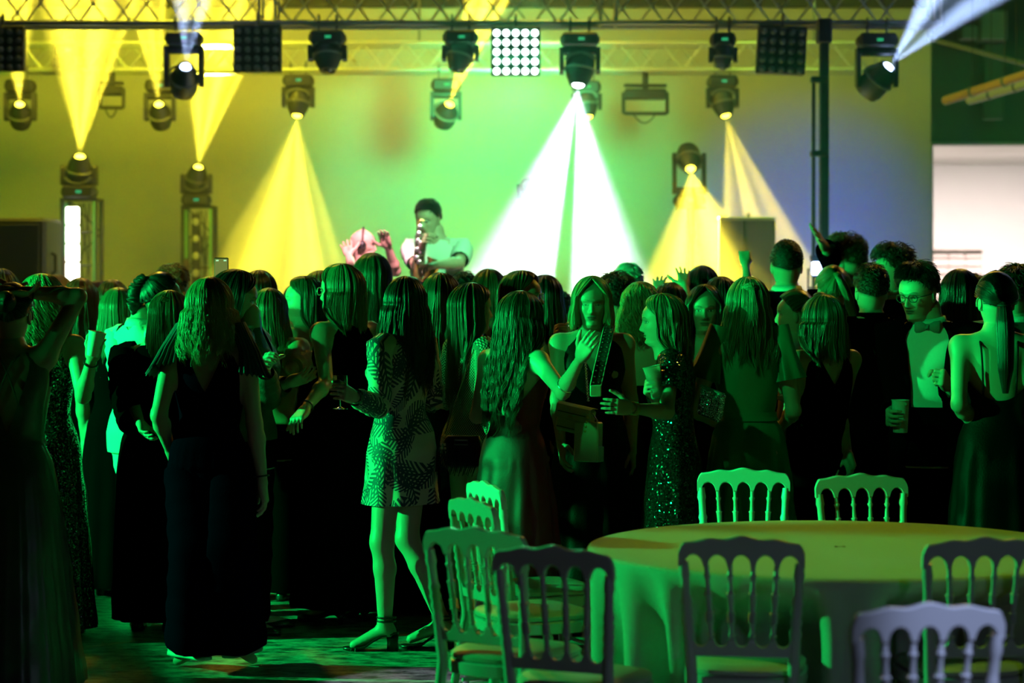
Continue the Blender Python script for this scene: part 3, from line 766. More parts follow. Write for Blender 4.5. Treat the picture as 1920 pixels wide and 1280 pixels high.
# ------------------------------------------------------------------ ballroom chairs
M_chair = mat('chair_white', (0.78, 0.78, 0.76), 0.28, spec=0.5)
M_pad = mat('chair_pad', (0.75, 0.72, 0.62), 0.45)
def chair_proto():
    r = empty('ballroom_chair', (0, 0, 0))          # faces +y, its back is at y = -0.19
    lean = R_(7)
    def bk(x, z):                                   # back plane: height z above the seat
        return np.array([x, -0.185 - math.tan(lean) * (z - 0.45), z])
    HT = 0.90
    def half(z): return np.interp(z, [0.45, HT], [0.158, 0.186])
    # top rail: scalloped above, five arches below
    xs = np.linspace(-1, 1, 121)
    arch = np.zeros_like(xs)
    for k in range(5):
        c = -0.76 + 0.38 * k
        arch = np.maximum(arch, np.sqrt(np.clip(1 - ((xs - c) / 0.150) ** 2, 0, 1)))
    zlo = 0.800 + 0.038 * arch
    hump = 0.015 * np.exp(-(xs / 0.22) ** 2) + 0.008 * np.exp(-((np.abs(xs) - 0.52) / 0.17) ** 2) 
    zhi = 0.876 + hump + 0.010 * (1 - xs ** 2) - 0.030 * np.clip((np.abs(xs) - 0.90) / 0.1, 0, 1) ** 2
    rg = []
    for x, a, b in zip(xs, zlo, zhi):
        X = x * 0.197; y0 = 0.0125; e = 0.005
        sec = [(-y0, a + e), (-y0 + e, a), (y0 - e, a), (y0, a + e), (y0, b - e), (y0 - e, b), (-y0 + e, b), (-y0, b - e)]
        rg.append([bk(X, z) + np.array([0, yy, 0]) for yy, z in sec])
    mb = MB(); loft(mb, rg); mb.build('top_rail', M_chair, r)
    # lower rail
    sc = np.zeros_like(xs)
    for k in range(5):
        c = -0.76 + 0.38 * k
        sc = np.maximum(sc, np.sqrt(np.clip(1 - ((xs - c) / 0.13) ** 2, 0, 1)))
    rg = []
    for x, s in zip(xs, sc):
        X = x * 0.168; a = 0.515; b = 0.572 - 0.024 * s; y0 = 0.011; e = 0.004
        sec = [(-y0, a + e), (-y0 + e, a), (y0 - e, a), (y0, a + e), (y0, b - e), (y0 - e, b), (-y0 + e, b), (-y0, b - e)]
        rg.append([bk(X, z) + np.array([0, yy, 0]) for yy, z in sec])
    mb = MB(); loft(mb, rg); mb.build('lower_rail', M_chair, r)
    prof = [(0.0, .0085), (.06, .0085), (.075, .013), (.09, .0085), (.16, .0075), (.24, .010), (.255, .0145), (.275, .0095), (.29, .0145), (.31, .0095), (.325, .0145), (.345, .0095), (.365, .0145), (.385, .009), (.50, .0105), (.60, .0115), (.62, .0145), (.64, .009), (.80, .0075), (.86, .0125), (.885, .008), (1, .0085)]
    for k in range(4):
        f = -0.57 + 0.38 * k
        p0, p1 = bk(f * 0.168, 0.565), bk(f * 0.192, 0.806)
        mb = MB(); tube(mb, [p0 + (p1 - p0) * t for t, _ in prof], [q for _, q in prof], 10); mb.build('spindle', M_chair, r)
    for sx in (-1, 1):
        pz = [0.0, .10, .30, .44, .46, .50, .56, .575, .59, .61, .63, .645, .66, .675, .69, .705, .72, .76, .775, .80, .815]
        pr = [.0125, .014, .017, .0185, .0185, .0185, .0165, .0165, .0195, .015, .0195, .0150, .0195, .0150, .0195, .0150, .0145, .0145, .0185, .0155, .0150]
        pts = []
        for z in pz:
            q = bk(sx * half(max(z, .45)), z)
            if z < 0.45: q[1] = -0.185 - (0.45 - z) * 0.20
            q[0] = sx * (half(max(z, .45)) )
            pts.append(q)
        mb = MB(); tube(mb, pts, pr, 12); mb.build('back_post', M_chair, r)
    # seat frame and pad (rounded trapezoid)
    def ring(z, g):
        a = np.linspace(0, 2 * PI, 40, endpoint=False)
        c, s = np.cos(a), np.sin(a)
        wv = 0.195 + 0.022 * s
        p = 0.62
        return np.stack([(wv + g) * np.sign(c) * np.abs(c) ** p, (0.20 + g) * np.sign(s) * np.abs(s) ** p, z + 0 * a], 1)
    mb = MB(); loft(mb, [ring(.405, -.008), ring(.408, 0), ring(.445, 0), ring(.45, -.006), ring(.45, -.03)]); mb.build('seat_frame', M_chair, r)
    mb = MB(); loft(mb, [ring(.447, -.018), ring(.455, -.006), ring(.468, -.004), ring(.478, -.014), ring(.486, -.05), ring(.490, -.10), ring(.491, -.17)]); mb.build('seat_pad', M_pad, r)
    fl = [(0.0, .010), (.04, .013), (.10, .0125), (.16, .016), (.24, .019), (.27, .014), (.285, .021), (.305, .014), (.325, .021), (.345, .016), (.405, .020)]
    for sx in (-1, 1):
        mb = MB(); tube(mb, [(sx * (0.178 + 0.01 * (1 - z / .4)), 0.165 + 0.02 * (1 - z / .4), z) for z, _ in fl], [q for _, q in fl], 12); mb.build('front_leg', M_chair, r)
        mb = MB(); tube(mb, [(sx * 0.165, -0.20, .2), (sx * .18, .172, .2)], .008, 8); mb.build('stretcher', M_chair, r)
    mb = MB(); tube(mb, [(-0.178, 0.175, .235), (.178, .175, .235)], .008, 8); mb.build('stretcher', M_chair, r)
    return r
TC = at(1575, 0, 8.0)
CHAIRS = []
CH = chair_proto()
first_chair = [True]
def chair(px, top_py, yaw, label, d=None, dx=0.0):
    d = d or (H - 0.895) * F / (top_py - YH)
    c = at(px, 0, d)
    o = CH if first_chair[0] else copy_tree(CH)
    first_chair[0] = False
    # the back rail's middle is at (0, -0.24); put it at (c.x, d)
    a = R_(yaw)
    off = V((-math.sin(a) * -0.24, math.cos(a) * -0.24, 0))
    o.location = (c.x - off.x, d - off.y, 0)
    o.rotation_euler = (0, 0, a)
    CHAIRS.append(o)
    tag(o, label, 'chair', 'white ballroom chairs around the round table')
    return o
# yaw 0: seat away from the viewer (we see the back's rear)
chair(1394, 879, 176, 'white ballroom chair across the table, back lit bright green, behind it a green satin dress')
chair(1614, 889, 188, 'white ballroom chair across the table with a half shaded back, next to the bright one')
chair(908, 905, -69, 'white ballroom chair seen edge on, farthest of the pair beside the red dress', 8.95)
chair(884, 937, -64, 'white ballroom chair seen edge on in front of its twin near the red dress', 8.25)
chair(889, 990, -32, 'white ballroom chair angled outwards beside the bare legs, seat pad in green light')
chair(1035, 1025, -24, 'white ballroom chair overlapping the angled one, its far post pale violet')
chair(1390, 1007, -9, 'white ballroom chair drawn up in front of the hanging tablecloth, grey back')
chair(1846, 1008, 6, 'dark grey looking ballroom chair cut by the frame edge, green edge light')
chair(1742, 1133, 10, 'nearest ballroom chair with a blurred pale violet top rail')

# ------------------------------------------------------------------ table and cloth
def table():
    r = empty('round_table', (TC.x, 8.0, 0)); tag(r, 'round banquet table hidden under the floor length cloth', 'table')
    mw = mat('plywood', (0.45, 0.32, 0.2), 0.6, var=0.2, bscale=8)
    t = MB(); lathe(t, [(0.88, 0.715), (0.89, 0.72), (0.89, 0.74), (0.88, 0.742)], nc=48); t.build('tabletop', mw, r)
    for i in range(4):
        a = i * PI / 2 + 0.5; t = MB(); tube(t, [(0.34 * math.cos(a), 0.34 * math.sin(a), 0.0), (0.5 * math.cos(a), 0.5 * math.sin(a), 0.715)], 0.018, 8); t.build('leg', M_steel, r)
    n = 240; th = np.linspace(0, 2 * PI, n, endpoint=False)
    rg = np.random.default_rng(5)
    fold = np.zeros(n)
    nf = 21
    for k in range(nf):
        c = (k + rg.uniform(-0.25, 0.25)) * 2 * PI / nf; wd = 0.075 * rg.uniform(0.8, 1.25)
        dd = (th - c + PI) % (2 * PI) - PI
        fold += np.exp(-(dd / wd) ** 2) * rg.uniform(0.75, 1.2)
    rings = []
    for rr in (0.02, 0.3, 0.6, 0.8): rings.append(np.stack([rr * np.cos(th), rr * np.sin(th), 0.748 + 0.0015 * np.sin(3 * th + rr * 9)], 1))
    for rr, z in ((0.885, 0.7485), (0.898, 0.745), (0.905, 0.735)): rings.append(np.stack([rr * np.cos(th), rr * np.sin(th), z + 0 * th], 1))
    for z in np.linspace(0.70, 0.012, 16):
        t = (0.735 - z) / 0.735
        amp = 0.145 * t ** 0.75
        rad = 0.905 - 0.035 * t + amp * (fold - 0.35) * (0.85 + 0.15 * np.sin(9 * t))
        sway = 0.01 * np.sin(5 * th + 4 * t)
        rings.append(np.stack([(rad) * np.cos(th + sway), rad * np.sin(th + sway), z + 0.004 * np.sin(7 * th)], 1))
    # the cloth is pushed in behind the seats of the chairs drawn up to it
    seats = [(np.array(o.location[:2]), o.rotation_euler[2]) for o in CHAIRS]
    def free(r, t):
        for _ in range(60):
            p = np.array([TC.x + r * math.cos(t), 8.0 + r * math.sin(t)]); hit = False
            for c, a in seats:
                q = p - c; lx = q[0] * math.cos(a) + q[1] * math.sin(a); ly = -q[0] * math.sin(a) + q[1] * math.cos(a)
                if abs(lx) < 0.245 and -0.30 < ly < 0.235: hit = True
            if not hit: return r
            r -= 0.02
        return r
    lim = np.array([min(free(r_, t_) for r_ in (1.12, 1.0, 0.9)) for t_ in th])
    ker = np.array([1, 2, 3, 2, 1.0]) / 9
    lim = np.minimum(lim, np.convolve(np.concatenate([lim[-2:], lim, lim[:2]]), ker, 'valid'))
    for R_g in rings[7:]:
        z = R_g[0, 2]; rad = np.hypot(R_g[:, 0], R_g[:, 1]); w_ = np.clip((0.69 - z) / 0.16, 0, 1)
        new = np.minimum(rad, 0.905 + (lim - 0.905) * w_ ** 0.8) if w_ < 1 else np.minimum(rad, lim)
        R_g[:, 0] *= new / rad; R_g[:, 1] *= new / rad
    for R_g in rings[7:]:
        t = (0.735 - R_g[0, 2]) / 0.735
        k = 1 - 0.17 * min(1.0, t * 1.6) * np.clip(1 - fold / 0.9, 0, 1) ** 1.5
        R_g[:, 0] *= k; R_g[:, 1] *= k
    SHARP[0] = False
    mb = MB(); loft(mb, rings, False)
    m = mat('tablecloth_linen', (0.72, 0.70, 0.66), 0.85, bump=0.25, bscale=900, sheen=0.2)
    o = mb.build('tablecloth', m, None, True, loc=(TC.x, 8.0, 0.0))
    tag(o, 'pale floor length cloth hanging in deep folds over the round table', 'tablecloth')
table()

# ------------------------------------------------------------------ people: implicit body surface, head, hands, hair, clothes
SHARP[0] = False
def surface_nets(D, org, vs):
    ins = D < 0
    nx, ny, nz = D.shape
    c = np.zeros((nx - 1, ny - 1, nz - 1), np.int8)
    for i in (0, 1):
        for j in (0, 1):
            for k in (0, 1): c += ins[i:nx - 1 + i, j:ny - 1 + j, k:nz - 1 + k]
    act = (c > 0) & (c < 8)
    ix = np.argwhere(act)
    vid = np.full(act.shape, -1, np.int32); vid[act] = np.arange(len(ix))
    pos = np.zeros((len(ix), 3)); cnt = np.zeros(len(ix))
    cor = [(i, j, k) for i in (0, 1) for j in (0, 1) for k in (0, 1)]
    val = {q: D[ix[:, 0] + q[0], ix[:, 1] + q[1], ix[:, 2] + q[2]] for q in cor}
    for q in cor:
        for ax in range(3):
            if q[ax] == 1: continue
            p = list(q); p[ax] = 1; p = tuple(p)
            a, b = val[q], val[p]
            m = (a < 0) != (b < 0)
            t = np.where(m, a / np.where(m, a - b, 1), 0)
            e = np.array(q, float)[None].repeat(len(ix), 0); e[:, ax] = t
            pos[m] += e[m]; cnt[m] += 1
    v = (ix + pos / cnt[:, None]) * vs + org
    quads = []
    for ax in range(3):
        o = [k for k in range(3) if k != ax]
        sl0 = [slice(None)] * 3; sl1 = [slice(None)] * 3
        sl0[ax] = slice(0, -1); sl1[ax] = slice(1, None)
        s0, s1 = ins[tuple(sl0)], ins[tuple(sl1)]
        e = np.argwhere(s0 != s1)
        ok = np.ones(len(e), bool)
        for k in o: ok &= (e[:, k] > 0) & (e[:, k] < D.shape[k] - 1)
        e = e[ok]
        fl = s0[e[:, 0], e[:, 1], e[:, 2]]
        def cell(d1, d2):
            w = e.copy(); w[:, o[0]] += d1; w[:, o[1]] += d2
            return vid[w[:, 0], w[:, 1], w[:, 2]]
        q = np.stack([cell(-1, -1), cell(0, -1), cell(0, 0), cell(-1, 0)], 1)
        if ax == 1: fl = ~fl
        q[~fl] = q[~fl][:, ::-1]
        quads.append(q)
    return v, np.concatenate(quads)

class SDF:
    def __init__(s, lo, hi, vs):
        s.vs = vs; s.lo = np.array(lo, float) - 3 * vs
        n = np.ceil((np.array(hi) + 3 * vs - s.lo) / vs).astype(int) + 1
        s.ax = [s.lo[k] + vs * np.arange(n[k]) for k in range(3)]
        s.D = np.full(n, 1.0, np.float32)
    def put(s, lo, hi, fn, k):
        m = k + 3 * s.vs; sl = []
        for a in range(3):
            i0 = np.searchsorted(s.ax[a], lo[a] - m); i1 = np.searchsorted(s.ax[a], hi[a] + m)
            if i1 <= i0: return
            sl.append(slice(i0, i1))
        X = s.ax[0][sl[0]][:, None, None]; Y = s.ax[1][sl[1]][None, :, None]; Z = s.ax[2][sl[2]][None, None, :]
        d = fn(X, Y, Z); a = s.D[tuple(sl)]
        h = np.clip(k - np.abs(a - d), 0, None) / max(k, 1e-6)
        s.D[tuple(sl)] = np.minimum(a, d) - h * h * k * 0.25
    def cone(s, a, b, r1, r2, k=0.02):
        a = np.array(a, float); b = np.array(b, float); ab = b - a; L2 = ab.dot(ab) + 1e-9
        R = max(r1, r2)
        def fn(X, Y, Z):
            t = np.clip(((X - a[0]) * ab[0] + (Y - a[1]) * ab[1] + (Z - a[2]) * ab[2]) / L2, 0, 1)
            return np.sqrt((X - a[0] - t * ab[0]) ** 2 + (Y - a[1] - t * ab[1]) ** 2 + (Z - a[2] - t * ab[2]) ** 2) - (r1 + (r2 - r1) * t)
        s.put(np.minimum(a, b) - R, np.maximum(a, b) + R, fn, k)
    def ell(s, c, r, k=0.02):
        c = np.array(c, float); r = np.array(r, float)
        s.put(c - r, c + r, lambda X, Y, Z: (np.sqrt(((X - c[0]) / r[0]) ** 2 + ((Y - c[1]) / r[1]) ** 2 + ((Z - c[2]) / r[2]) ** 2) - 1) * r.min(), k)
    def mesh(s): return surface_nets(s.D, s.lo, s.vs)

SEC = {'f': np.array([(.70, .165, .105, 0), (.80, .174, .118, -.006), (.87, .174, .120, -.010), (.95, .160, .106, -.006), (1.04, .122, .088, 0), (1.10, .124, .090, .004), (1.17, .136, .100, .010),
                      (1.235, .150, .113, .016), (1.30, .154, .100, .006), (1.35, .152, .082, -.004), (1.385, .125, .068, -.008), (1.41, .085, .058, -.008), (1.44, .055, .052, -.004), (1.50, .047, .048, 0)]),
       'm': np.array([(.70, .165, .110, 0), (.80, .168, .114, -.004), (.87, .166, .114, -.008), (.95, .158, .108, -.004), (1.04, .150, .104, 0), (1.10, .154, .106, .004), (1.17, .164, .112, .008),
                      (1.235, .176, .116, .010), (1.30, .182, .108, .004), (1.35, .180, .090, -.004), (1.385, .150, .074, -.008), (1.41, .100, .066, -.008), (1.44, .064, .060, -.004), (1.50, .056, .056, 0)])}
def sec(z, sex):
    T = SEC[sex]
    return tuple(np.interp(z, T[:, 0], T[:, k]) for k in (1, 2, 3))

def shoulder(sex, sd): return np.array([sd * (0.162 if sex == 'f' else 0.192), -0.008, 1.362])

def body_mesh(P):
    sex, vs = P['sex'], P['vs']
    m = 1.0 if sex == 'f' else 1.16
    pts = [np.array([-.22, -.16, -P['heel']]), np.array([.22, .2, 1.5])]
    for k in ('arms', 'legs'):
        for sd in P[k]: pts += list(P[k][sd])
    pts = np.array(pts)
    S = SDF(pts.min(0) - .09, pts.max(0) + .09, vs)
    zz = S.ax[2]
    a, b, c = sec(zz, sex)
    a, b, c = a[None, None, :], b[None, None, :], c[None, None, :]
    def torso(X, Y, Z):
        zi = np.clip(np.round((Z - zz[0]) / vs).astype(int).ravel(), 0, len(zz) - 1)
        A, B, Cc = a[..., zi], b[..., zi], c[..., zi]
        d = ((np.abs(X / A) ** 2.3 + np.abs((Y - Cc) / B) ** 2.3) ** (1 / 2.3) - 1) * np.minimum(A, B)
        return np.maximum(d, np.maximum(.76 - Z, Z - 1.45))
    S.put((-.2, -.14, .76), (.2, .14, 1.45), torso, 0.03)
    S.cone((0, -.004, 1.38), (0, .004, 1.49), .055 * m, .047 * m, .03)
    if sex == 'f':
        for sd in (-1, 1): S.ell((sd * .068, .066, 1.232), (.06, .055, .058), .02)
    for sd in (-1, 1): S.ell((sd * .075, -.040, .87), (.078, .070, .085), .02)
    for sd in (-1, 1):
        h, k, an = P['legs'][sd]
        S.cone(h, k, .078, .054, .03)
        mid = k + (an - k) * .32 + np.array([0, -.012, 0])
        S.cone(k, mid, .052, .052, .03); S.cone(mid, an, .052, .033, .02)
        f = P['feet'][sd]
        toe = np.array([an[0] + f[0] * .15, an[1] + f[1] * .15, -P['heel'] + .024 + f[2]])
        S.cone(an, an + np.array([-f[0] * .025, -f[1] * .025, -.042]), .034, .032, .02)
        S.cone(an + np.array([0, 0, -.03]), toe, .034, .022, .02)
        sh, e, w = P['arms'][sd]
        S.cone((sd * .09, -.01, 1.37), sh, .05 * m, .046 * m, .04)
        S.cone(sh, e, .046 * m, .034 * m, .035)
        q = e + (w - e) * .28
        S.cone(e, q, .034 * m, .036 * m, .02); S.cone(q, w, .036 * m, .0225 * m, .02)
    return S.mesh()

# --- hand, local frame: wrist at 0, fingers +x, thumb side +y, palm faces -z
HANDS = {}
def hand_mesh(kind, vs=0.0038):
    if (kind, vs) in HANDS: return HANDS[(kind, vs)]
    curl = {'relaxed': (18, 26, 16), 'grip': (34, 46, 34), 'fist': (78, 92, 60), 'flat': (4, 6, 4), 'clap': (2, 10, 6)}[kind]
    S = SDF((-.05, -.07, -.10), (.20, .085, .03), vs)
    S.cone((-.03, 0, 0), (.012, 0, 0), .0225, .022, .01)
    for y0, y1 in ((.026, .028), (.009, .009), (-.009, -.010), (-.020, -.027)):
        S.cone((.012, y0 * .7, 0), (.088, y1, 0), .0145, .0115, .012)
    S.ell((.035, .022, -.010), (.030, .016, .014), .012); S.ell((.04, -.022, -.009), (.034, .013, .012), .012)
    for (y, L, sp, r) in ((.028, .072, .09, .0085), (.0095, .080, .01, .0088), (-.010, .074, -.07, .0084), (-.027, .058, -.17, .0072)):
        spread = sp * (1.6 if kind == 'flat' else 0.5)
        p = np.array([.088 if abs(y) < .02 else .083, y, 0.0]); ang = 0.0
        for j, (f, c) in enumerate(zip((.46, .30, .24), curl)):
            ang += R_(c)
            q = p + L * f * np.array([math.cos(ang) * math.cos(spread), math.sin(spread) * math.cos(ang), -math.sin(ang)])
            S.cone(p, q, r * (1 - .10 * j), r * (1 - .10 * (j + 1)), .004); p = q
    th = {'relaxed': ((.55, .70, -.42), (.80, .45, -.40), (.92, .25, -.30)), 'grip': ((.45, .62, -.62), (.72, .25, -.65), (.75, -.15, -.62)),
          'fist': ((.55, .45, -.68), (.75, -.30, -.55), (.5, -.8, -.2)), 'flat': ((.55, .82, -.1), (.75, .65, -.1), (.85, .5, -.05)), 'clap': ((.6, .75, -.2), (.85, .5, -.15), (.95, .3, -.1))}[kind]
    p = np.array([.018, .020, -.006])
    for d, L, r in zip(th, (.046, .032, .027), ((.0135, .0105), (.0105, .0092), (.0092, .0075))):
        d = np.array(d); q = p + L * d / np.linalg.norm(d); S.cone(p, q, r[0], r[1], .008); p = q
    HANDS[(kind, vs)] = S.mesh()
    return HANDS[(kind, vs)]

def hand_frame(e, w, yh, sd):
    x = w - e; x /= np.linalg.norm(x)
    y = np.array(yh, float); y -= x * x.dot(y)
    if np.linalg.norm(y) < .05: y = np.array([.3, 1, .2]); y -= x * x.dot(y)
    y /= np.linalg.norm(y)
    z = np.cross(x, y) * sd
    return np.stack([x, y, z], 1)

# --- head, local frame: chin height z = 0, face +y
def head_mesh(nc, nr, sex, P):
    s = np.linspace(-1, 1, nc, endpoint=False); th = PI * (0.52 * s + 0.48 * s ** 3)
    zc = np.concatenate([np.linspace(-.075, -.01, max(4, nr // 8), endpoint=False), np.linspace(-.01, .15, int(nr * .62), endpoint=False), .15 + .0788 * np.sin(np.linspace(0, 1, nr - int(nr * .62) - max(4, nr // 8)) * PI / 2)])
    z = zc[:, None] + 0 * th[None]
    wd = np.interp(z, [-.075, -.03, 0, .02, .05, .08, .11, .14, .165, .185, .205, .219, .2288], [.054, .052, .050, .050, .0610, .0685, .0725, .0755, .0715, .0625, .0455, .027, .002])
    fr = np.interp(z, [-.075, -.03, -.012, -.004, .010, .030, .045, .058, .068, .080, .100, .112, .130, .150, .170, .190, .208, .220, .2288], [.042, .046, .052, .068, .080, .079, .0825, .0835, .0845, .0855, .0855, .0845, .090, .0895, .082, .066, .041, .020, -.008])
    bk = np.interp(z, [-.075, -.03, 0, .04, .08, .12, .16, .19, .21, .2288], [.058, .056, .058, .076, .096, .104, .098, .076, .05, .012])
    if sex == 'm': wd = wd * 1.04; fr = fr + .004 * np.exp(-((z - .012) / .02) ** 2)
    sn, cs = np.sin(th)[None], np.cos(th)[None]
    c0 = -.006
    x = wd * sn
    y = np.where(cs > 0, c0 + (fr - c0) * np.abs(cs) ** .88, c0 + (-bk - c0) * np.abs(cs))
    ax = np.abs(x); g = lambda u: np.exp(-u * u)
    front = (cs > 0)
    N = np.interp(z, [.058, .064, .070, .077, .084, .100, .116, .125], [0, .008, .0175, .0225, .0195, .011, .004, 0])
    sx = np.interp(z, [.06, .076, .09, .12], [.0135, .0135, .0095, .0075])
    f = N * g(x / sx)
    f += .006 * g((ax - .0125) / .0075) * g((z - .070) / .008)
    f -= .0105 * g((ax - .031) / .016) * g((z - .1125) / .0105)
    f += .0062 * g((ax - .031) / .0105) * g((z - .1110) / .0068)
    f += .0042 * g((ax - .030) / .020) * g((z - .1300) / .0065)
    f += .0058 * g(x / .020) * (g((z - .0515) / .0038) * (1 - .18 * g(x / .004)) + 1.05 * g((z - .0415) / .0045))
    f -= .0040 * g(x / .022) * g((z - .0463) / .0022)
    f -= .0040 * g(x / .016) * g((z - .0310) / .006)
    f += .0055 * g(x / .020) * g((z - .0130) / .012)
    f += .0040 * g((ax - .047) / .016) * g((z - .086) / .017)
    f -= .0030 * g((ax - .05) / .012) * g((z - .05) / .015)
    y = y + f * front
    skin = np.array(P['skin']); col = np.ones(z.shape + (3,)) * skin
    if P['hair'] in ('short', 'ponytail', 'bun', 'braid'):   # short hair fading into the skin round the hairline
        ph_ = np.degrees(np.arccos(np.clip((z - .122) / np.sqrt((x / .081 * .11) ** 2 + ((y + .012) / .105 * .11) ** 2 + (z - .122) ** 2 + 1e-9), -1, 1)))
        ln_ = np.interp(np.abs(np.arctan2(x, y + .012)), [0, .75, 1.15, 1.4, 1.65, 2.0, PI], [44, 50, 72, 90, 82, 104, 118])
        mk = np.clip((ln_ + 2 - ph_) / 12, 0, 1)[..., None] * .9
        col = col * (1 - mk) + np.array(HAIRC[P['haircol']]) * mk
    def mixc(mask, c):
        nonlocal col
        mask = np.clip(mask * front, 0, 1)[..., None]; col = col * (1 - mask) + np.array(c) * mask
    sm = lambda d, w: np.clip(.5 - d / w, 0, 1)
    lip = np.array(P.get('lips', skin * np.array([.72, .42, .42])))
    mixc(sm(np.sqrt((x / .0235) ** 2 + ((z - .0465) / .0098) ** 2) - 1, .35), lip)
    mixc(g((z - .0463) / .0013) * sm(ax - .021, .004) * .8, lip * .25)
    arch = .1305 + .004 * np.cos((ax - .034) / .02 * 1.6)
    mixc(sm(np.abs(z - arch) - .0026, .003) * sm(np.abs(ax - .032) - .017, .006) * .85, P['brow'])
    lid = P.get('lids', 0.0)
    ed = np.sqrt(((ax - .0315) / .0148) ** 2 + ((z - .1112 + .0028 * lid) / (.0060 - .0030 * lid)) ** 2)
    mixc(sm(ed - 1.22, .25), np.array(P['brow']) * .35 + skin * .15)
    mixc(sm(ed - .86, .2) * sm(z - .1150, .002) * (1 - .7 * lid), (.62, .60, .58))
    gx = P.get('gaze', 0) * .003
    mixc(sm(np.sqrt((np.abs(ax - .0315 - gx * np.sign(x))) ** 2 + (z - .1108) ** 2) - .0056, .0015) * sm(z - .1150 + .005 * lid, .002) * sm(ed - .95, .2), (.06, .04, .03))
    if P.get('beard'): mixc(sm(z - .056 - .035 * np.clip(ax / .07, 0, 1) ** 2, .02) * (1 - sm(np.sqrt((x / .0235) ** 2 + ((z - .0465) / .0098) ** 2) - 1, .35)) * sm(-.02 - z, .02) * .6, P['brow'])
    mb = MB(); loft(mb, np.stack([x, y, z], -1), True, col.reshape(-1, 3))
    ne = 10 if nc < 60 else 16
    for sd in (-1, 1):                                  # ears
        R = np.array([[math.cos(.35), sd * math.sin(.35), 0], [-sd * math.sin(.35), math.cos(.35), 0], [0, 0, 1]])
        ball(mb, (sd * .0735, -.014, .098), (.008, .0175, .031), ne, 8, R, skin)
        if nc >= 60:
            torus(mb, (sd * .0795, -.0135, .102), .0175, .0040, 18, 5, R @ np.array([[0, 0, 1], [1, 0, 0], [0, 1, 0]]), (-.6, 4.6), 1.5, skin)
    return mb

def head_matrix(P):
    yw, pt, rl = R_(P.get('hyaw', 0)), R_(P.get('hpitch', 0)), R_(P.get('hroll', 0))
    R = np.array(M4.Rotation(yw, 3, 'Z') @ M4.Rotation(pt, 3, 'X') @ M4.Rotation(rl, 3, 'Y'))
    piv = np.array([0, -.012, .015])
    off = np.array(P.get('hoff', (0, 0, 0)), float)
    T = np.array([0, .012, 1.452]) + off + piv - R @ piv
    return R, T

# --- hair (head frame)
def scalp(th, ph, o):
    return np.stack([(.081 + o) * np.sin(ph) * np.sin(th), -.012 + (.105 + o) * np.sin(ph) * np.cos(th), .122 + (.110 + o) * np.cos(ph)], -1)

HAIRC = {'black': (.012, .010, .010), 'dark': (.035, .022, .015), 'brown': (.085, .048, .026), 'light': (.20, .125, .065), 'blond': (.42, .30, .15), 'red': (.16, .06, .03), 'grey': (.55, .52, .5)}
def hair_mat(c, tone):
    n = 'hair_%s_%s' % (c, tone)
    if n in MATS: return MATS[n]
    k = HAIRC[c]
    m = mat(n, k, 0.62 if tone == 'mass' else 0.33, spec=0.3 if tone == 'mass' else 0.6)
    return m

def locks_of(th, seed):
    g = np.random.default_rng(900 + seed).normal(0, 1, 72)
    return .0030 * np.interp((np.asarray(th) + PI) / (2 * PI) * 71, np.arange(72), g)

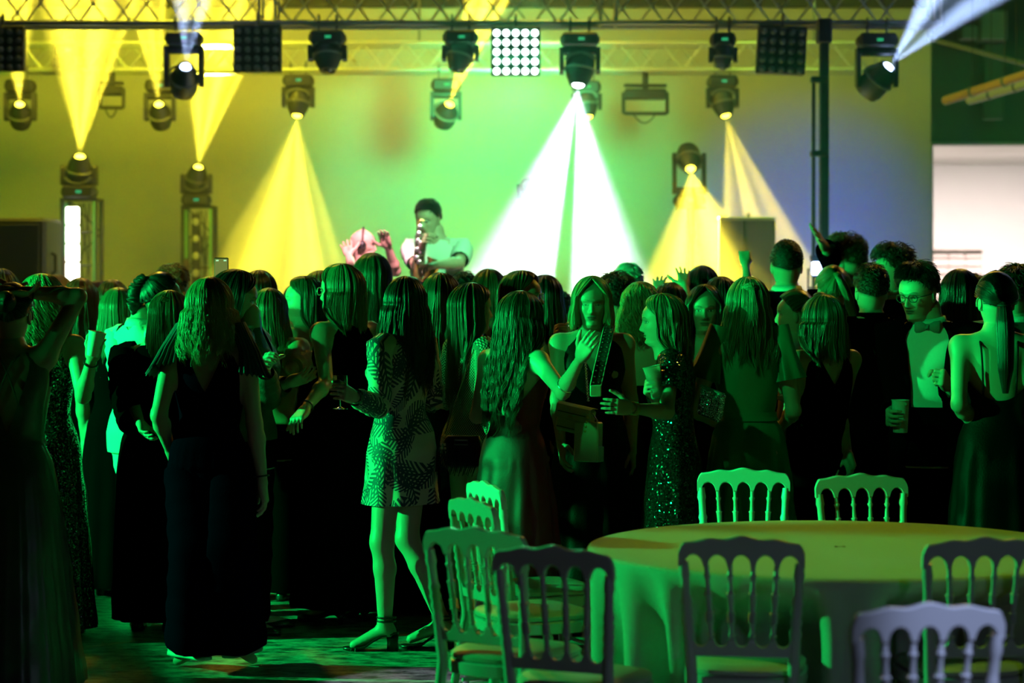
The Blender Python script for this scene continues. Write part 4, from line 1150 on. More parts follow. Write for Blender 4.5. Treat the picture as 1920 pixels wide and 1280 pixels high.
def long_paths(P, th0, T, rad_off, rng, wig):
    """strand paths (N, T, 3) of hair that hangs; th0: root azimuth 0 front .. pi back (signed)"""
    Lh, th_face, wave, freq, width = P['len'], R_(P.get('face', 58)), P.get('wave', .005), P.get('freq', 5), P.get('width', 1.0)
    N = len(th0); sg = np.sign(th0) + (th0 == 0); at_ = np.abs(th0)
    rag = .10 * np.sin(th0 * 7 + P['seed']) + .07 * np.sin(th0 * 17 + 3 * P['seed']) + .05 * np.sin(th0 * 31)
    lens = Lh * ((1.0 + rag + rng.uniform(-.14, .10, N)) if wig else (.90 + rag)) * (1 - .10 * (at_ < 1.3))
    nb = T // 2
    ph = np.linspace(.02, R_(96), nb)
    s1 = np.clip((ph - R_(24)) / R_(58), 0, 1)
    tt = at_[:, None] + np.clip(th_face - at_, 0, None)[:, None] * s1[None]
    th_s = sg[:, None] * tt
    p1 = scalp(th_s, ph[None] + 0 * tt, .013 + (rad_off[:, None] - .013) * np.clip(ph / R_(70), .15, 1)[None] if rad_off.mean() > .009 else rad_off[:, None])
    z_end = p1[:, -1, 2]
    h = np.linspace(0, 1, T - nb + 1)[1:]
    dz = lens[:, None] * h[None]
    z = z_end[:, None] - dz
    # azimuth drifts behind the shoulders
    fb = P.get('front', 0.0)
    back = np.clip((.03 - z) / .11, 0, 1)
    t2 = tt[:, -1:] + np.clip(R_(112) - tt[:, -1:], 0, None) * back * (1 - fb)
    rx = (.081 + rad_off)[:, None] * width * (1 + .22 * np.clip(dz / .16, 0, 1) - .30 * np.clip((dz - .22) / .35, 0, 1)); ry = (.105 + rad_off)[:, None] * (1 - .06 * np.clip(dz / .2, 0, 1))
    x = rx * np.sin(sg[:, None] * t2); y = -.012 + ry * np.cos(t2)
    lay = np.clip((-.02 - z) / .10, 0, 1)              # lies on the back of the shoulders, or hangs before them
    isb = (np.cos(t2) < .15)
    y = np.where(isb, y * (1 - lay) + lay * np.minimum(y, -.108 + .02 * np.abs(np.sin(t2)) - .018 * np.clip((-z - .12) / .2, -1, 1)), y + lay * .03)
    # taper of the ends
    x = x * (1 - .10 * h[None] ** 3)
    p = np.concatenate([p1, np.stack([x, y, z], -1)], 1)
    k = np.concatenate([np.linspace(0, .15, nb), .15 + .85 * h])[None]
    if wave:
        lock = np.round((th0 + rng.uniform(-.05, .05, N)) * P.get('locks', 6)) if wig else np.round(th0 * P.get('locks', 6))
        phs = lock * 2.4 + (rng.normal(0, .35, N) if wig else 0)
        zz = p[..., 2]
        x_ = wave * k * np.sin(zz * freq * 2 * PI + phs[:, None]); y_ = wave * .7 * k * np.cos(zz * freq * 2 * PI + phs[:, None] * 1.3)
        p[..., 0] += x_; p[..., 1] += y_
    if wig:
        lock = np.round(th0 * 9); cx_ = (np.sin(lock * 12.9) * .5) * .014
        p[..., 0] += (k ** 2) * cx_[:, None]; p[..., 1] += (k ** 2) * (np.cos(lock * 7.1) * .008)[:, None]
        p[..., 0] += rng.normal(0, .0035, N)[:, None] * k; p[..., 1] += rng.normal(0, .003, N)[:, None] * k
    return p

def strands(name, paths, r0, r1, m, parent):
    """a hair curves object from (N, T, 3) paths"""
    N, T = paths.shape[:2]
    hc = bpy.data.hair_curves.new(name)
    hc.add_curves([T] * N)
    hc.position_data.foreach_set('vector', paths.astype(np.float32).ravel())
    ra = hc.attributes.get('radius') or hc.attributes.new('radius', 'FLOAT', 'POINT')
    ra.data.foreach_set('value', np.tile(np.linspace(r0, r1, T) * np.concatenate([np.ones(T - 1), [.4]]), N).astype(np.float32))
    hc.materials.append(m)
    return put(name, hc, parent)

def xf(p, R, T, s): return (p @ R.T + T) * s

def make_hair(P, root, R, T, s):
    st = P['hair']; c = P['haircol']; rng = np.random.default_rng(P['seed'])
    lod = P['lod']; ns = (1500, 700, 320)[lod]; rad = (.0014, .0020, .0026)[lod] * s
    mb = MB(); paths = []
    def shell(grid_out, grid_in, closed=False):
        nr, nc = grid_out.shape[:2]
        v = np.concatenate([grid_out.reshape(-1, 3), grid_in.reshape(-1, 3)])
        q = grid_quads(nr, nc, closed); n = nr * nc
        qq = [q, q[:, ::-1] + n]
        j = np.arange(nc if closed else nc - 1); j2 = (j + 1) % nc
        b = (nr - 1) * nc
        qq.append(np.stack([b + j, b + j2, n + b + j2, n + b + j], 1)[:, ::-1])
        if not closed:
            i = np.arange(nr - 1)
            for e in (0, nc - 1): qq.append(np.stack([i * nc + e, (i + 1) * nc + e, n + (i + 1) * nc + e, n + i * nc + e], 1) if e == 0 else np.stack([i * nc + e, n + i * nc + e, n + (i + 1) * nc + e, (i + 1) * nc + e], 1))
        mb.add(v, np.concatenate(qq))
    if st in ('long', 'curly', 'bob', 'halfup'):
        th = np.linspace(-PI, PI, 73)
        th = np.where(np.abs(th) < 1e-6, 1e-3, th)
        # two half sheets, parted at the forehead, joined at the back
        for half in (th[th > 0], th[th < 0]):
            groove = locks_of(half, P['seed'])
            o = long_paths(P, half, 26, .012 + groove, rng, False); i = long_paths(P, half, 26, -.010 + .0185 * np.exp(-(np.abs(half) / .45) ** 2), rng, False)
            shell(xf(o, R, T, s).transpose(1, 0, 2), xf(i, R, T, s).transpose(1, 0, 2))
        t0 = rng.uniform(-PI, PI, ns)
        paths.append(long_paths(P, t0, 26 if lod == 0 else 18, .014 + locks_of(t0, P['seed']) + rng.uniform(-.002, .007, ns), rng, True))
        if st == 'curly':
            a = rng.uniform(0, 6.28, ns); nt = paths[0].shape[1]; k = np.linspace(0.2, 1, nt)[None]
            u = np.linspace(0, P.get('turns', 5) * 6.28, nt)[None] + a[:, None]
            paths[0][..., 0] += .012 * k * np.cos(u); paths[0][..., 1] += .012 * k * np.sin(u)
        if st == 'halfup':                               # side strands drawn to a small knot at the back
            tie = scalp(np.array(PI), np.array(R_(62)), .026)
            for sd in (-1, 1):
                n2 = ns // 8; r0 = scalp(sd * rng.uniform(.9, 1.5, n2), rng.uniform(R_(38), R_(62), n2), .019)
                m_ = scalp(sd * rng.uniform(2.2, 2.5, n2), rng.uniform(R_(52), R_(66), n2), .026)
                t = np.linspace(0, 1, 18)[None, :, None]
                paths.append((1 - t) ** 2 * r0[:, None] + 2 * t * (1 - t) * m_[:, None] * 1.0 + t ** 2 * tie[None, None] if False else np.concatenate([((1 - t) ** 2 * r0[:, None] + 2 * t * (1 - t) * m_[:, None] + t ** 2 * (tie + rng.normal(0, 1, (n2, 1, 3)) * np.array([.006, .002, .014])))[:, ::2], (tie + t * np.array([0, -.012, -P['len'] * .55]) + rng.normal(0, .010, (n2, 1, 3)) * (.35 + t))[:, ::2]], 1))
    else:
        # cap over the scalp down to the hairline
        th = np.linspace(-PI, PI, 48, endpoint=False); a = np.abs(th)
        line = np.interp(a, [0, .75, 1.25, 1.45, 1.75, 2.2, PI], [R_(44), R_(52), R_(72), R_(86), R_(80), R_(100), R_(112)])
        if st == 'short': line = np.interp(a, [0, .75, 1.15, 1.4, 1.65, 2.0, PI], [R_(46), R_(52), R_(74), R_(88), R_(76), R_(96), R_(110)])
        u = np.linspace(.01, 1, 16)[:, None]
        ph = u * line[None]
        top = P.get('puff', .012)
        off = .005 + top * np.clip(1 - ph / R_(70), 0, 1) ** .6 * (1 + .3 * np.cos(th)[None]) + .0025 * np.sin(th * 13 + u * 20)
        off = off * np.clip((1.02 - u) * 8, .25, 1)
        g = scalp(th[None] + 0 * u, ph, off); gi = scalp(th[None] + 0 * u, ph, -.012)
        shell(xf(g, R, T, s), xf(gi, R, T, s), True)
        if st == 'short':
            n2 = ns; t0 = rng.uniform(-PI, PI, n2); lim = np.interp(np.abs(t0), [0, .75, 1.15, 1.4, 1.65, 2.0, PI], [44, 50, 70, 84, 72, 92, 106]); p0 = np.sqrt(rng.uniform(0, 1, n2)) * R_(1) * lim
            L = P.get('hl', .035) * np.clip(1.25 - p0 / R_(80), .35, 1)
            o0 = .006 + top * np.clip(1 - p0 / R_(70), 0, 1) ** .6
            t = np.linspace(0, 1, 8)
            sweep = P.get('sweep', .9)
            tw = rng.normal(0, .25, n2); dirn = np.where(np.cos(t0) > -.2, 1, 1)
            thp = t0[:, None] + tw[:, None] * t[None] * .6
            php = p0[:, None] + dirn[:, None] * sweep * L[:, None] / .11 * t[None]
            q = scalp(thp, php, o0[:, None] + (L * (.35 + .5 * rng.random(n2)))[:, None] * t[None] * (1 - .45 * t[None]))
            if P.get('quiff'):
                k = np.clip(np.cos(t0), 0, 1)[:, None] * np.clip(1 - p0 / R_(60), 0, 1)[:, None] * t[None]
                q[..., 1] += .03 * k; q[..., 2] += P['quiff'] * k
            if P.get('curl'):
                ph_ = rng.uniform(0, 6.28, n2)[:, None]; q[..., 0] += .007 * np.sin(t[None] * 7 + ph_); q[..., 2] += .006 * np.cos(t[None] * 7 + ph_)
            paths.append(q)
        else:                                            # ponytail, bun, braid
            tph = R_(P.get('tie', 58)); tie = scalp(np.array(PI), np.array(tph), .022)
            n2 = ns; t0 = rng.uniform(-PI, PI, n2)
            ln = np.interp(np.abs(t0), [0, .75, 1.25, 1.45, 1.75, 2.2, PI], [44, 52, 72, 86, 80, 100, 110]); p0 = R_(1) * ln * rng.uniform(.35, 1, n2)
            r0 = scalp(t0, p0, .011)
            t = np.linspace(0, 1, 16)[None, :, None]
            lin = r0[:, None] * (1 - t) + tie * t
            cc = np.array([0, -.012, .122]); d = lin - cc; e = np.array([.081 + .016, .105 + .016, .110 + .016])
            nrm = np.sqrt(((d / e) ** 2).sum(-1, keepdims=True))
            paths.append(cc + d / np.maximum(nrm, 1e-3) * np.where(t > .9, np.maximum(nrm, 1), 1))
            if st in ('ponytail', 'braid'):
                L = P['len']; rt = P.get('tail', .024); tt = np.linspace(0, 1, 22)
                bow = P.get('bow', .05)
                cx = np.stack([P.get('tailx', 0) * tt, tie[1] - bow * np.sin(np.clip(tt * 2.2, 0, PI / 2 + .4)) - .0 * tt, tie[2] + .018 * np.sin(tt * 3) * (tt < .5) - L * tt ** 1.15], 1)
                rr = rt * np.interp(tt, [0, .08, .3, .75, 1], [.6, .85, 1.1, .95, .35])
                if st == 'braid': rr = rr * (1 + .28 * np.abs(np.sin(tt * PI * 9)))
                tube(mb, xf(cx, R, T, s), rr * s * .85, 12)
                n3 = ns // 2; a = rng.uniform(0, 2 * PI, n3); q = rng.uniform(.8, 1.08, n3)
                tw = 0 if st == 'ponytail' else 9
                w_ = P.get('wave', .0)
                pp = cx[None] + (rr[None] * q[:, None])[..., None] * np.stack([np.cos(a[:, None] + tw * tt[None]), np.sin(a[:, None] + tw * tt[None]), 0 * a[:, None] + 0 * tt[None]], -1)
                pp[..., 0] += w_ * np.sin(tt * 14 + a[:, None]) * tt
                paths.append(pp)
                torus(mb, xf(cx[1:2], R, T, s)[0], rt * .75 * s, .006 * s, 14, 6)
            else:
                ball(mb, xf((tie + np.array([0, -.025, .0]))[None], R, T, s)[0], .042 * s, 14, 10)
                n3 = ns // 3; a = rng.uniform(0, 2 * PI, n3); b = rng.uniform(.3, 2.8, n3); t = np.linspace(0, 1, 14)[None]
                A = a[:, None] + 2.4 * t; B = b[:, None] + .5 * np.sin(t * 5)
                paths.append(tie + np.array([0, -.025, 0]) + .044 * np.stack([np.sin(B) * np.cos(A), np.cos(B), np.sin(B) * np.sin(A)], -1))
    ho = mb.build('hair', hair_mat(c, 'mass'), root)
    by_t = {}
    for p in paths: by_t.setdefault(p.shape[1], []).append(p)
    for n_, ps in by_t.items():
        strands('hair_strands', xf(np.concatenate(ps), R, T, s), rad, rad * .55, hair_mat(c, 'strand'), ho)['kind'] = 'stuff'
    return ho

# --- clothes (body frame, unscaled)
def cloth_loft(P, ztop, zhem, e=.010, th=None, nT=44, flare=None, pleat=None, wob=.003, open_=None, seed=1, waist=None, hugs=1.0):
    """sheet round the torso. ztop(th), zhem: number or f(th); flare: [(z, half width, half depth)] below the hips; pleat: (n, amplitude, z start)"""
    sex = P['sex']; rng = np.random.default_rng(seed)
    n = 96 if P['lod'] == 0 else 56
    th = np.linspace(0, 2 * PI, n, endpoint=False) if th is None else th
    t = np.linspace(0, 1, nT)[:, None]
    zt = np.array([ztop(a) for a in th])[None]; zh = np.array([zhem(a) if callable(zhem) else zhem for a in th])[None]
    z = zt + (zh - zt) * t
    TH = th[None] + 0 * z
    if open_ is not None:                                # sheet open at the front: squeeze azimuths into [g, 2pi - g]
        g = open_(z); TH = g + (2 * PI - 2 * g) * (th[None] / (2 * PI))
    a, b, c = sec(z, sex)
    if flare is not None:
        fl = np.array(flare); m = z < fl[0, 0]
        fz = fl[::-1]
        a = np.where(m, np.interp(z, fz[:, 0], fz[:, 1]), a); b = np.where(m, np.interp(z, fz[:, 0], fz[:, 2]), b); c = np.where(m, np.interp(z, [fz[0, 0], fz[-1, 0]], [P.get('hemy', 0), -.006]), c)
    s_, c_ = np.sin(TH), np.cos(TH)
    p = 2 / 2.3
    rad = e + wob * (np.sin(TH * 5 + z * 23) + np.sin(TH * 3 - z * 31)) * .5
    ph = rng.uniform(0, 6, 4)
    if waist: rad = rad - waist[1] * np.exp(-((z - waist[0]) / .03) ** 2)
    if pleat:
        k = np.clip((pleat[2] - z) / max(pleat[2] - np.min(zh), .05), 0, 1) ** .8
        rad = rad + pleat[1] * k * (np.sin(pleat[0] * TH + ph[0]) + .45 * np.sin(pleat[0] * 1.7 // 1 * TH + ph[1] + z * 2))
    if P.get('micropleat'): rad = rad + P['micropleat'] * np.sin(TH * 110)
    x = (a + rad) * np.sign(s_) * np.abs(s_) ** p; y = c + (b + rad) * np.sign(c_) * np.abs(c_) ** p
    if P.get('hemx'): x = x + P['hemx'] * np.clip((.85 - z) / .8, 0, 1)
    uv = np.stack([TH * .15, z], -1)
    return np.stack([x, y, z], -1), uv

def neckline(nf, nb, ap=1.285, strap=40, top=1.408, wide=10):
    A = [0, strap - wide, strap + wide, 82, 98, 180 - strap - wide, 180 - strap + wide, 180]
    Z = [nf, top, top - .004, ap, ap, top - .004, top, nb]
    def f(a):
        d = math.degrees(a) % 360
        if d > 180: d = 360 - d
        return float(np.interp(d, A, Z))
    return f

def flat_top(z): return lambda a: z

def sleeve(mb, P, sd, f0, f1, r0, r1, off=.010, wr=.004, seed=3, cap=True):
    """tube round the arm from the shoulder to fraction f1 (0..2: elbow 1, wrist 2)"""
    sh, e, w = P['arms'][sd]; m = 1.0 if P['sex'] == 'f' else 1.16
    def pt(f): return sh + (e - sh) * f if f <= 1 else e + (w - e) * (f - 1)
    fs = np.concatenate([np.linspace(f0, min(f1, 1), 9), np.linspace(1.04, f1, 12) if f1 > 1 else []])
    Q = [pt(f) for f in fs]
    if cap: Q = [np.array([sd * .105, -.008, 1.368]), np.array([sd * .14, -.008, 1.366])] + Q; fs = np.concatenate([[-.5, -.2], fs])
    Q = np.array(Q)
    if len(Q) > 6: Q[3:-1] = (Q[2:-2] + Q[3:-1] * 2 + Q[4:]) / 4
    R = np.interp(fs, [-.5, -.2, 0, .2, 1, 1.28, 2], np.array([.046, .052, .050, .047, .036, .038, .026])) * m + off
    R = R + np.interp(fs, [f0, f1], [r0, r1])
    R = R + wr * np.sin(np.arange(len(R)) * 2.1 + seed)
    tube(mb, Q, R, 14, False, uv=(sd * 1.13, .55))

def trouser(mb, P, sd, hem_r, knee_r=.068, top_r=.100, hem_z=.05, wr=.004):
    h, k, an = P['legs'][sd]
    t = np.linspace(0, 1, 12)
    A = h + (k - h) * t[:, None]; B = k + (an + np.array([0, 0, hem_z - .08]) - k) * t[1:, None]
    Q = np.concatenate([A, B])
    R = np.concatenate([np.interp(t, [0, 1], [top_r, knee_r]), np.interp(t[1:], [0, 1], [knee_r, hem_r])])
    R = R + wr * np.sin(np.arange(len(R)) * 1.9)
    T, N, B_ = frames(Q); n = 20
    a = np.linspace(0, 2 * PI, n, endpoint=False)
    fold = 1 + P.get('legfold', .0) * np.sin(a * 6)[None] * np.linspace(.2, 1, len(Q))[:, None]
    rings = Q[:, None] + (R[:, None] * fold)[..., None] * (np.cos(a)[None, :, None] * N[:, None] + np.sin(a)[None, :, None] * B_[:, None])
    loft(mb, rings, False)

def shoe_mesh(kind, heel):
    """y forward from the ankle, ground z = 0"""
    mb = MB()
    ys = np.array([-.062, -.055, -.03, .01, .05, .09, .13, .165, .185, .192])
    w = np.array([.012, .026, .032, .031, .036, .043, .043, .034, .020, .006])
    if kind in ('sneaker', 'oxford'):
        h = np.array([.05, .085, .095, .092, .080, .060, .048, .040, .030, .02])
        for lo, hi, ww in ((0, .024, 1.08), (.02, None, 1.0)):
            rg = []
            for y, a, t in zip(ys, w, h):
                top = hi if hi else t; a = a * ww
                rg.append([(a * c_, y, lo + (top - lo) * zz) for c_, zz in ((-.9, 0), (-1, .15), (-1, .5), (-.75, .85), (-.3, 1), (.3, 1), (.75, .85), (1, .5), (1, .15), (.9, 0))])
            loft(mb, rg)
        if kind == 'sneaker': torus(mb, (0, -.012, .094), .033, .008, 20, 6, None, (0, 2 * PI), 1.2)
    else:
        zs = np.interp(ys, [-.06, .02, .10, .19], [heel, heel * .8, .004, .004])
        rg = []
        for y, a, z in zip(ys, w, zs):
            a *= .92; rg.append([(a * c_, y, z + zz) for c_, zz in ((-.9, 0), (-1, .006), (-.9, .012), (0, .010), (.9, .012), (1, .006), (.9, 0), (0, 0))])
        loft(mb, rg)
        if kind == 'sandal': rg = [[(x * k, y * k - .035, z) for x, y in ((-.024, -.026), (.024, -.026), (.024, .026), (-.024, .026))] for z, k in ((0, .95), (heel * .5, .85), (heel * .95, 1.0))]
        else: rg = [[(x * k, y * k - .045, z) for x, y in ((-.02, -.02), (.02, -.02), (.02, .02), (-.02, .02))] for z, k in ((0, .35), (heel * .6, .45), (heel * .95, 1.1))]
        loft(mb, rg)
        if kind == 'sandal':
            for z, y0, rx, ry in ((heel + .075, -.006, .041, .043), (heel + .058, -.006, .040, .042)): torus(mb, (0, y0, z), rx, .0045, 24, 6, None, (0, 2 * PI), ry / rx)
            torus(mb, (0, .125, .016), .042, .006, 20, 6, zrot((0, 1, .3)), (0, PI), .95); torus(mb, (0, .145, .014), .040, .005, 20, 6, zrot((0, 1, .3)), (0, PI), .9)
        else:                                            # closed toe and heel counter
            rg = []
            for y, a, z, h in zip(ys, w, zs, (.03, .05, .05, .03, .022, .026, .034, .034, .026, .016)):
                rg.append([(a * .95 * c_, y, z + h * zz) for c_, zz in ((-1, .1), (-1, .5), (-.75, .9), (-.3, 1), (.3, 1), (.75, .9), (1, .5), (1, .1))])
            loft(mb, rg)
    return mb
# ------------------------------------------------------------------ person builder
SKIN = (.58, .38, .29)
NP = [0]
def scaled(v, s): return np.asarray(v) * s

def person(px, top, d, yaw, label, sex='f', base=0.0, hair='long', haircol='brown', hat=.014, heel=.0, arms=None, legs=None, feet=None, hands=None, outfit=None, lod=1, hx=None, **K):
    NP[0] += 1
    zt = H - (top - YH) * d / F - base
    s = (zt - heel) / (1.452 + .2288 + hat)
    P = dict(sex=sex, vs=(.0115, .016, .020)[lod], heel=heel / s, lod=lod, hair=hair, haircol=haircol, seed=NP[0], skin=SKIN, brow=np.array(HAIRC[haircol]) * .7, len=.25, **{})
    P.update(K)
    c = at(px, 0, d)
    yw = R_(yaw); cz, sz = math.cos(yw), math.sin(yw)
    RZ = np.array([[cz, -sz, 0], [sz, cz, 0], [0, 0, 1]])
    org = np.array([c.x, d, base + heel])
    def w2l(p): return ((np.array(p) - org) @ RZ) / s            # RZ^T applied
    def l2w(p): return (np.asarray(p) * s) @ RZ.T + org
    if hx is not None:                                           # head's own column in the picture
        tgt = w2l(at(hx, 0, d)); P['hoff'] = (tgt[0], tgt[1], 0)
    def solve(a, px_, py_, sg, L):
        aw = l2w(a); cam_p = np.array([0, 0, H]); dr = np.array(at(px_, py_, 1.0)) - cam_p
        # |cam + t dr - aw| = L s
        q = cam_p - aw; A = dr.dot(dr); B = dr.dot(q); Cc = q.dot(q) - (L * s) ** 2
        disc = B * B - A * Cc
        if disc < 0: t = -B / A
        else: t = (-B + sg * math.sqrt(disc)) / A
        r = w2l(cam_p + t * dr); v = r - a; n = np.linalg.norm(v)
        return a + v * min(1.0, L * 1.06 / n)
    A_ = {}
    for sd in (-1, 1):
        sh = shoulder(sex, sd); Lu, Lf = (.285, .245) if sex == 'f' else (.30, .26)
        spec = (arms or {}).get(sd, 'hang')
        if spec == 'hang': e = sh + np.array([sd * .035, -.03, -.28]); w = e + np.array([sd * .002, .045, -.24])
        elif spec == 'bent': e = sh + np.array([sd * .05, -.03, -.275]); w = e + np.array([-sd * .10, .20, .07])
        elif spec == 'up': e = sh + np.array([sd * .10, .06, .255]); w = e + np.array([-sd * .02, .03, .24])
        else:
            ep, wp = spec
            if ep is not None and len(ep) == 2: e = sh + np.array([sd * ep[0], 0, -1]) / np.linalg.norm([ep[0], 1]) * Lu + np.array([0, ep[1], 0])
            else: e = solve(sh, ep[0], ep[1], ep[2], Lu)
            w = solve(e, wp[0], wp[1], wp[2], Lf)
            if sh[2] < e[2]: sh = sh + np.array([-sd * .02, 0, .03])
        A_[sd] = (sh, e, w)
    P['arms'] = A_
    G = {}
    for sd in (-1, 1):
        h = np.array([sd * .086, -.004, .86]); k = np.array([sd * .092, .012, .47]); an = np.array([sd * .088, -.012, .08])
        if legs and sd in legs:
            kp, ap = legs[sd]; k = solve(h, kp[0], kp[1], kp[2], .40); an = solve(k, ap[0], ap[1], ap[2], .39)
        G[sd] = (h, k, an)
    P['legs'] = G
    P['feet'] = {sd: np.array((feet or {}).get(sd, (sd * .25, .97, 0)), float) for sd in (-1, 1)}
    v, q = body_mesh(P)
    mb = MB(); mb.add(v * s, q, None, P['skin'])
    R, T = head_matrix(P)
    nc, nr = ((96, 78), (56, 44), (36, 30))[lod]
    hm = head_mesh(nc, nr, sex, P)
    mb.add(xf(np.concatenate(hm.v), R, T, s), np.concatenate(hm.q), np.concatenate(hm.t), np.concatenate(hm.c))
    out = {'hand': {}}
    for sd in (-1, 1):
        sh, e, w = A_[sd]
        hk = (hands or {}).get(sd, 'relaxed')
        yh = (0, 1, .0)
        if isinstance(hk, tuple):
            hk, yh = hk; yh = np.array(yh, float) @ RZ           # world hint to local
        Rh = hand_frame(e, w, yh, sd)
        hv, hq = hand_mesh(hk, .0038 if lod == 0 else .0055)
        hs = 1.0 if sex == 'f' else 1.1
        vv = (hv * hs) @ Rh.T + w
        mb.add(vv * s, hq if sd > 0 else hq[:, ::-1], None, np.array(P['skin']) * .97)
        out['hand'][sd] = (l2w(w), RZ @ Rh, hs * s)
    skin_m = mat('skin', SKIN, 0.45, spec=0.4, vcol=True)
    root = mb.build('person', skin_m, None, True, color=True, loc=org)
    root.rotation_euler = (0, 0, yw)
    tag(root, label, 'person')
    P.update(s=s, root=root, R=R, T=T, l2w=l2w, w2l=w2l)
    if hair: make_hair(P, root, R, T, s)
    if outfit: outfit(P, root, s)
    out['P'] = P; out['root'] = root
    return out

def add_cloth(name, m, root, s, parts, uv=False):
    """parts: [(rings, uv)] open lofts or MB with unscaled vertices"""
    mb = MB()
    for p in parts:
        if isinstance(p, MB):
            for k in range(len(p.v)): pass
            off = 0
            mb.add(np.concatenate(p.v) * s, np.concatenate(p.q) if p.q else None, np.concatenate(p.t) if p.t else None, None, np.concatenate(p.uv))
        else:
            r, u = p; loft(mb, r * s, False, None, u.reshape(-1, 2))
    return mb.build(name, m, root, True, uv=uv)

def add_sheet(name, m, root, s, r):
    """open sheet (not closed round): rows x columns"""
    mb = MB(); nr, nc = r.shape[:2]
    mb.add(r.reshape(-1, 3) * s, grid_quads(nr, nc, False))
    return mb.build(name, m, root)

def shoes(P, root, s, kind, m, heel=None):
    hl = P['heel'] if heel is None else heel
    for sd in (-1, 1):
        an = P['legs'][sd][2]; f = P['feet'][sd]; a = math.atan2(-f[0], f[1])
        sm = shoe_mesh(kind, hl); v = np.concatenate(sm.v)
        v = v * (1.05 if P['sex'] == 'f' else 1.15)
        lift = max(0.0, an[2] - .08)
        v = v @ np.array([[math.cos(a), -math.sin(a), 0], [math.sin(a), math.cos(a), 0], [0, 0, 1]]).T + np.array([an[0], an[1], -hl + lift])
        mb = MB(); mb.add(v * s, np.concatenate(sm.q), np.concatenate(sm.t) if sm.t else None)
        mb.build('shoe', m, root)

def cm(name, col, rough=.6, **k): return mat('cloth_' + name, col, rough, bump=k.pop('bump', .15), bscale=k.pop('bscale', 120), **k)

def dress(m, nf=1.30, nb=1.30, hem=.05, hemw=(.22, .19), top=1.408, strap=40, wide=10, ap=1.285, sleeve_to=None, sl=(0, 0), pleat=(14, .012, .95), straps=None, flutter=False, frill=False, shoe=('pump', 'black'), waist=None, e=.010, uv=False, thin=None, name='dress', hips=(.175, .118), belt=False):
    def f(P, root, s):
        fl = [(.87, hips[0], hips[1]), (.70, hips[0] + (hemw[0] - hips[0]) * .25, hips[1] + (hemw[1] - hips[1]) * .25), (hem - .02, hemw[0], hemw[1])]
        nk = flat_top(thin) if thin else neckline(nf, nb, ap, strap, top, wide)
        if thin and nb < thin - .02: nk = lambda a: thin + (nb - thin) * max(0.0, -math.cos(a)) ** 1.5
        parts = [cloth_loft(P, nk, hem, e, flare=fl, pleat=pleat, waist=waist, seed=P['seed'])]
        if sleeve_to is not None:
            for sd in (-1, 1):
                sb = MB(); sleeve(sb, P, sd, 0, sleeve_to, sl[0], sl[1], seed=P['seed']); parts.append(sb)
        if flutter:
            for sd in (-1, 1):
                sh, el, _ = P['arms'][sd]; n = 40
                a = np.linspace(0, 2 * PI, n, endpoint=False); rg = []
                for f_, r_ in ((-.35, .053), (-.1, .058), (.1, .062), (.28, .069), (.42, .076), (.52, .083)):
                    c = sh + (el - sh) * f_
                    T_ = (el - sh) / np.linalg.norm(el - sh); N_ = np.array([sd, 0, 0]) - T_ * T_[0] * sd; N_ /= np.linalg.norm(N_); B_ = np.cross(T_, N_)
                    rr = r_ + .010 * max(f_, 0) * 2 * np.sin(7 * a + sd)
                    rg.append(c + rr[:, None] * (np.cos(a)[:, None] * N_ + np.sin(a)[:, None] * B_))
                rg = np.array(rg); parts.append((rg, np.zeros(rg.shape[:2] + (2,))))
        o = add_cloth(name, m, root, s, parts, uv)
        if frill:                                        # finely pleated cap over each shoulder
            for sd in (-1, 1):
                sh, el, _ = P['arms'][sd]; n = 121; a = np.linspace(-1.9, 1.9, n); rows = []
                T_ = (el - sh) / np.linalg.norm(el - sh); N_ = np.array([sd * 1.0, 0, .35]); N_ = N_ - T_ * T_.dot(N_); N_ /= np.linalg.norm(N_); B_ = np.cross(T_, N_)
                for f_, r_ in ((-.38, .046), (-.20, .054), (0, .062), (.14, .071), (.27, .082), (.37, .092)):
                    c = sh + (el - sh) * f_ + np.array([-sd * .035, 0, .02]) * max(0, -f_) / .38
                    k = max(0, f_ + .3)
                    rr = r_ + .0075 * k * np.sin(a * 26) + .010 * k * np.sin(a * 5)
                    rows.append(c + rr[:, None] * (np.cos(a)[:, None] * N_ + np.sin(a)[:, None] * B_) + T_[None] * (.010 * k * np.cos(a * 26))[:, None] - T_[None] * (.05 * k * (a / 1.9) ** 2)[:, None])
                add_sheet('frill', C_navy_lit, root, s, np.array(rows))
        if straps:
            for sd in (-1, 1):
                sb = MB(); pts = straps(sd); 
                if pts is None: continue
                tube(sb, np.array(pts) * s, .0045 * s, 6); sb.build('strap', m, root)
        if belt:
            r, u = cloth_loft(P, flat_top(1.06), 1.02, e + .006, nT=6, wob=0); add_cloth('belt', m, root, s, [(r, u)])
        if shoe: shoes(P, root, s, shoe[0], SHOE[shoe[1]])
    return f

SHOE = {'black': mat('shoe_black', (.012, .012, .012), .3), 'white': mat('shoe_white', (.5, .5, .48), .6), 'nude': mat('shoe_nude', (.35, .25, .2), .5)}

def jumpsuit(m, nf=1.25, nb=1.22, hem_r=.140, shoe=('sneaker', 'white'), frill=True):
    def f(P, root, s):
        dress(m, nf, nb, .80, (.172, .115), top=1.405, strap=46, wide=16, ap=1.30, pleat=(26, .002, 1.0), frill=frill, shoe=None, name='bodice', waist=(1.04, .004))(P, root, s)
        P['legfold'] = .05
        mb = MB()
        for sd in (-1, 1): trouser(mb, P, sd, hem_r, .124, .112, .06)
        add_cloth('trousers', m, root, s, [mb])
        shoes(P, root, s, *[shoe[0], SHOE[shoe[1]]])
    return f

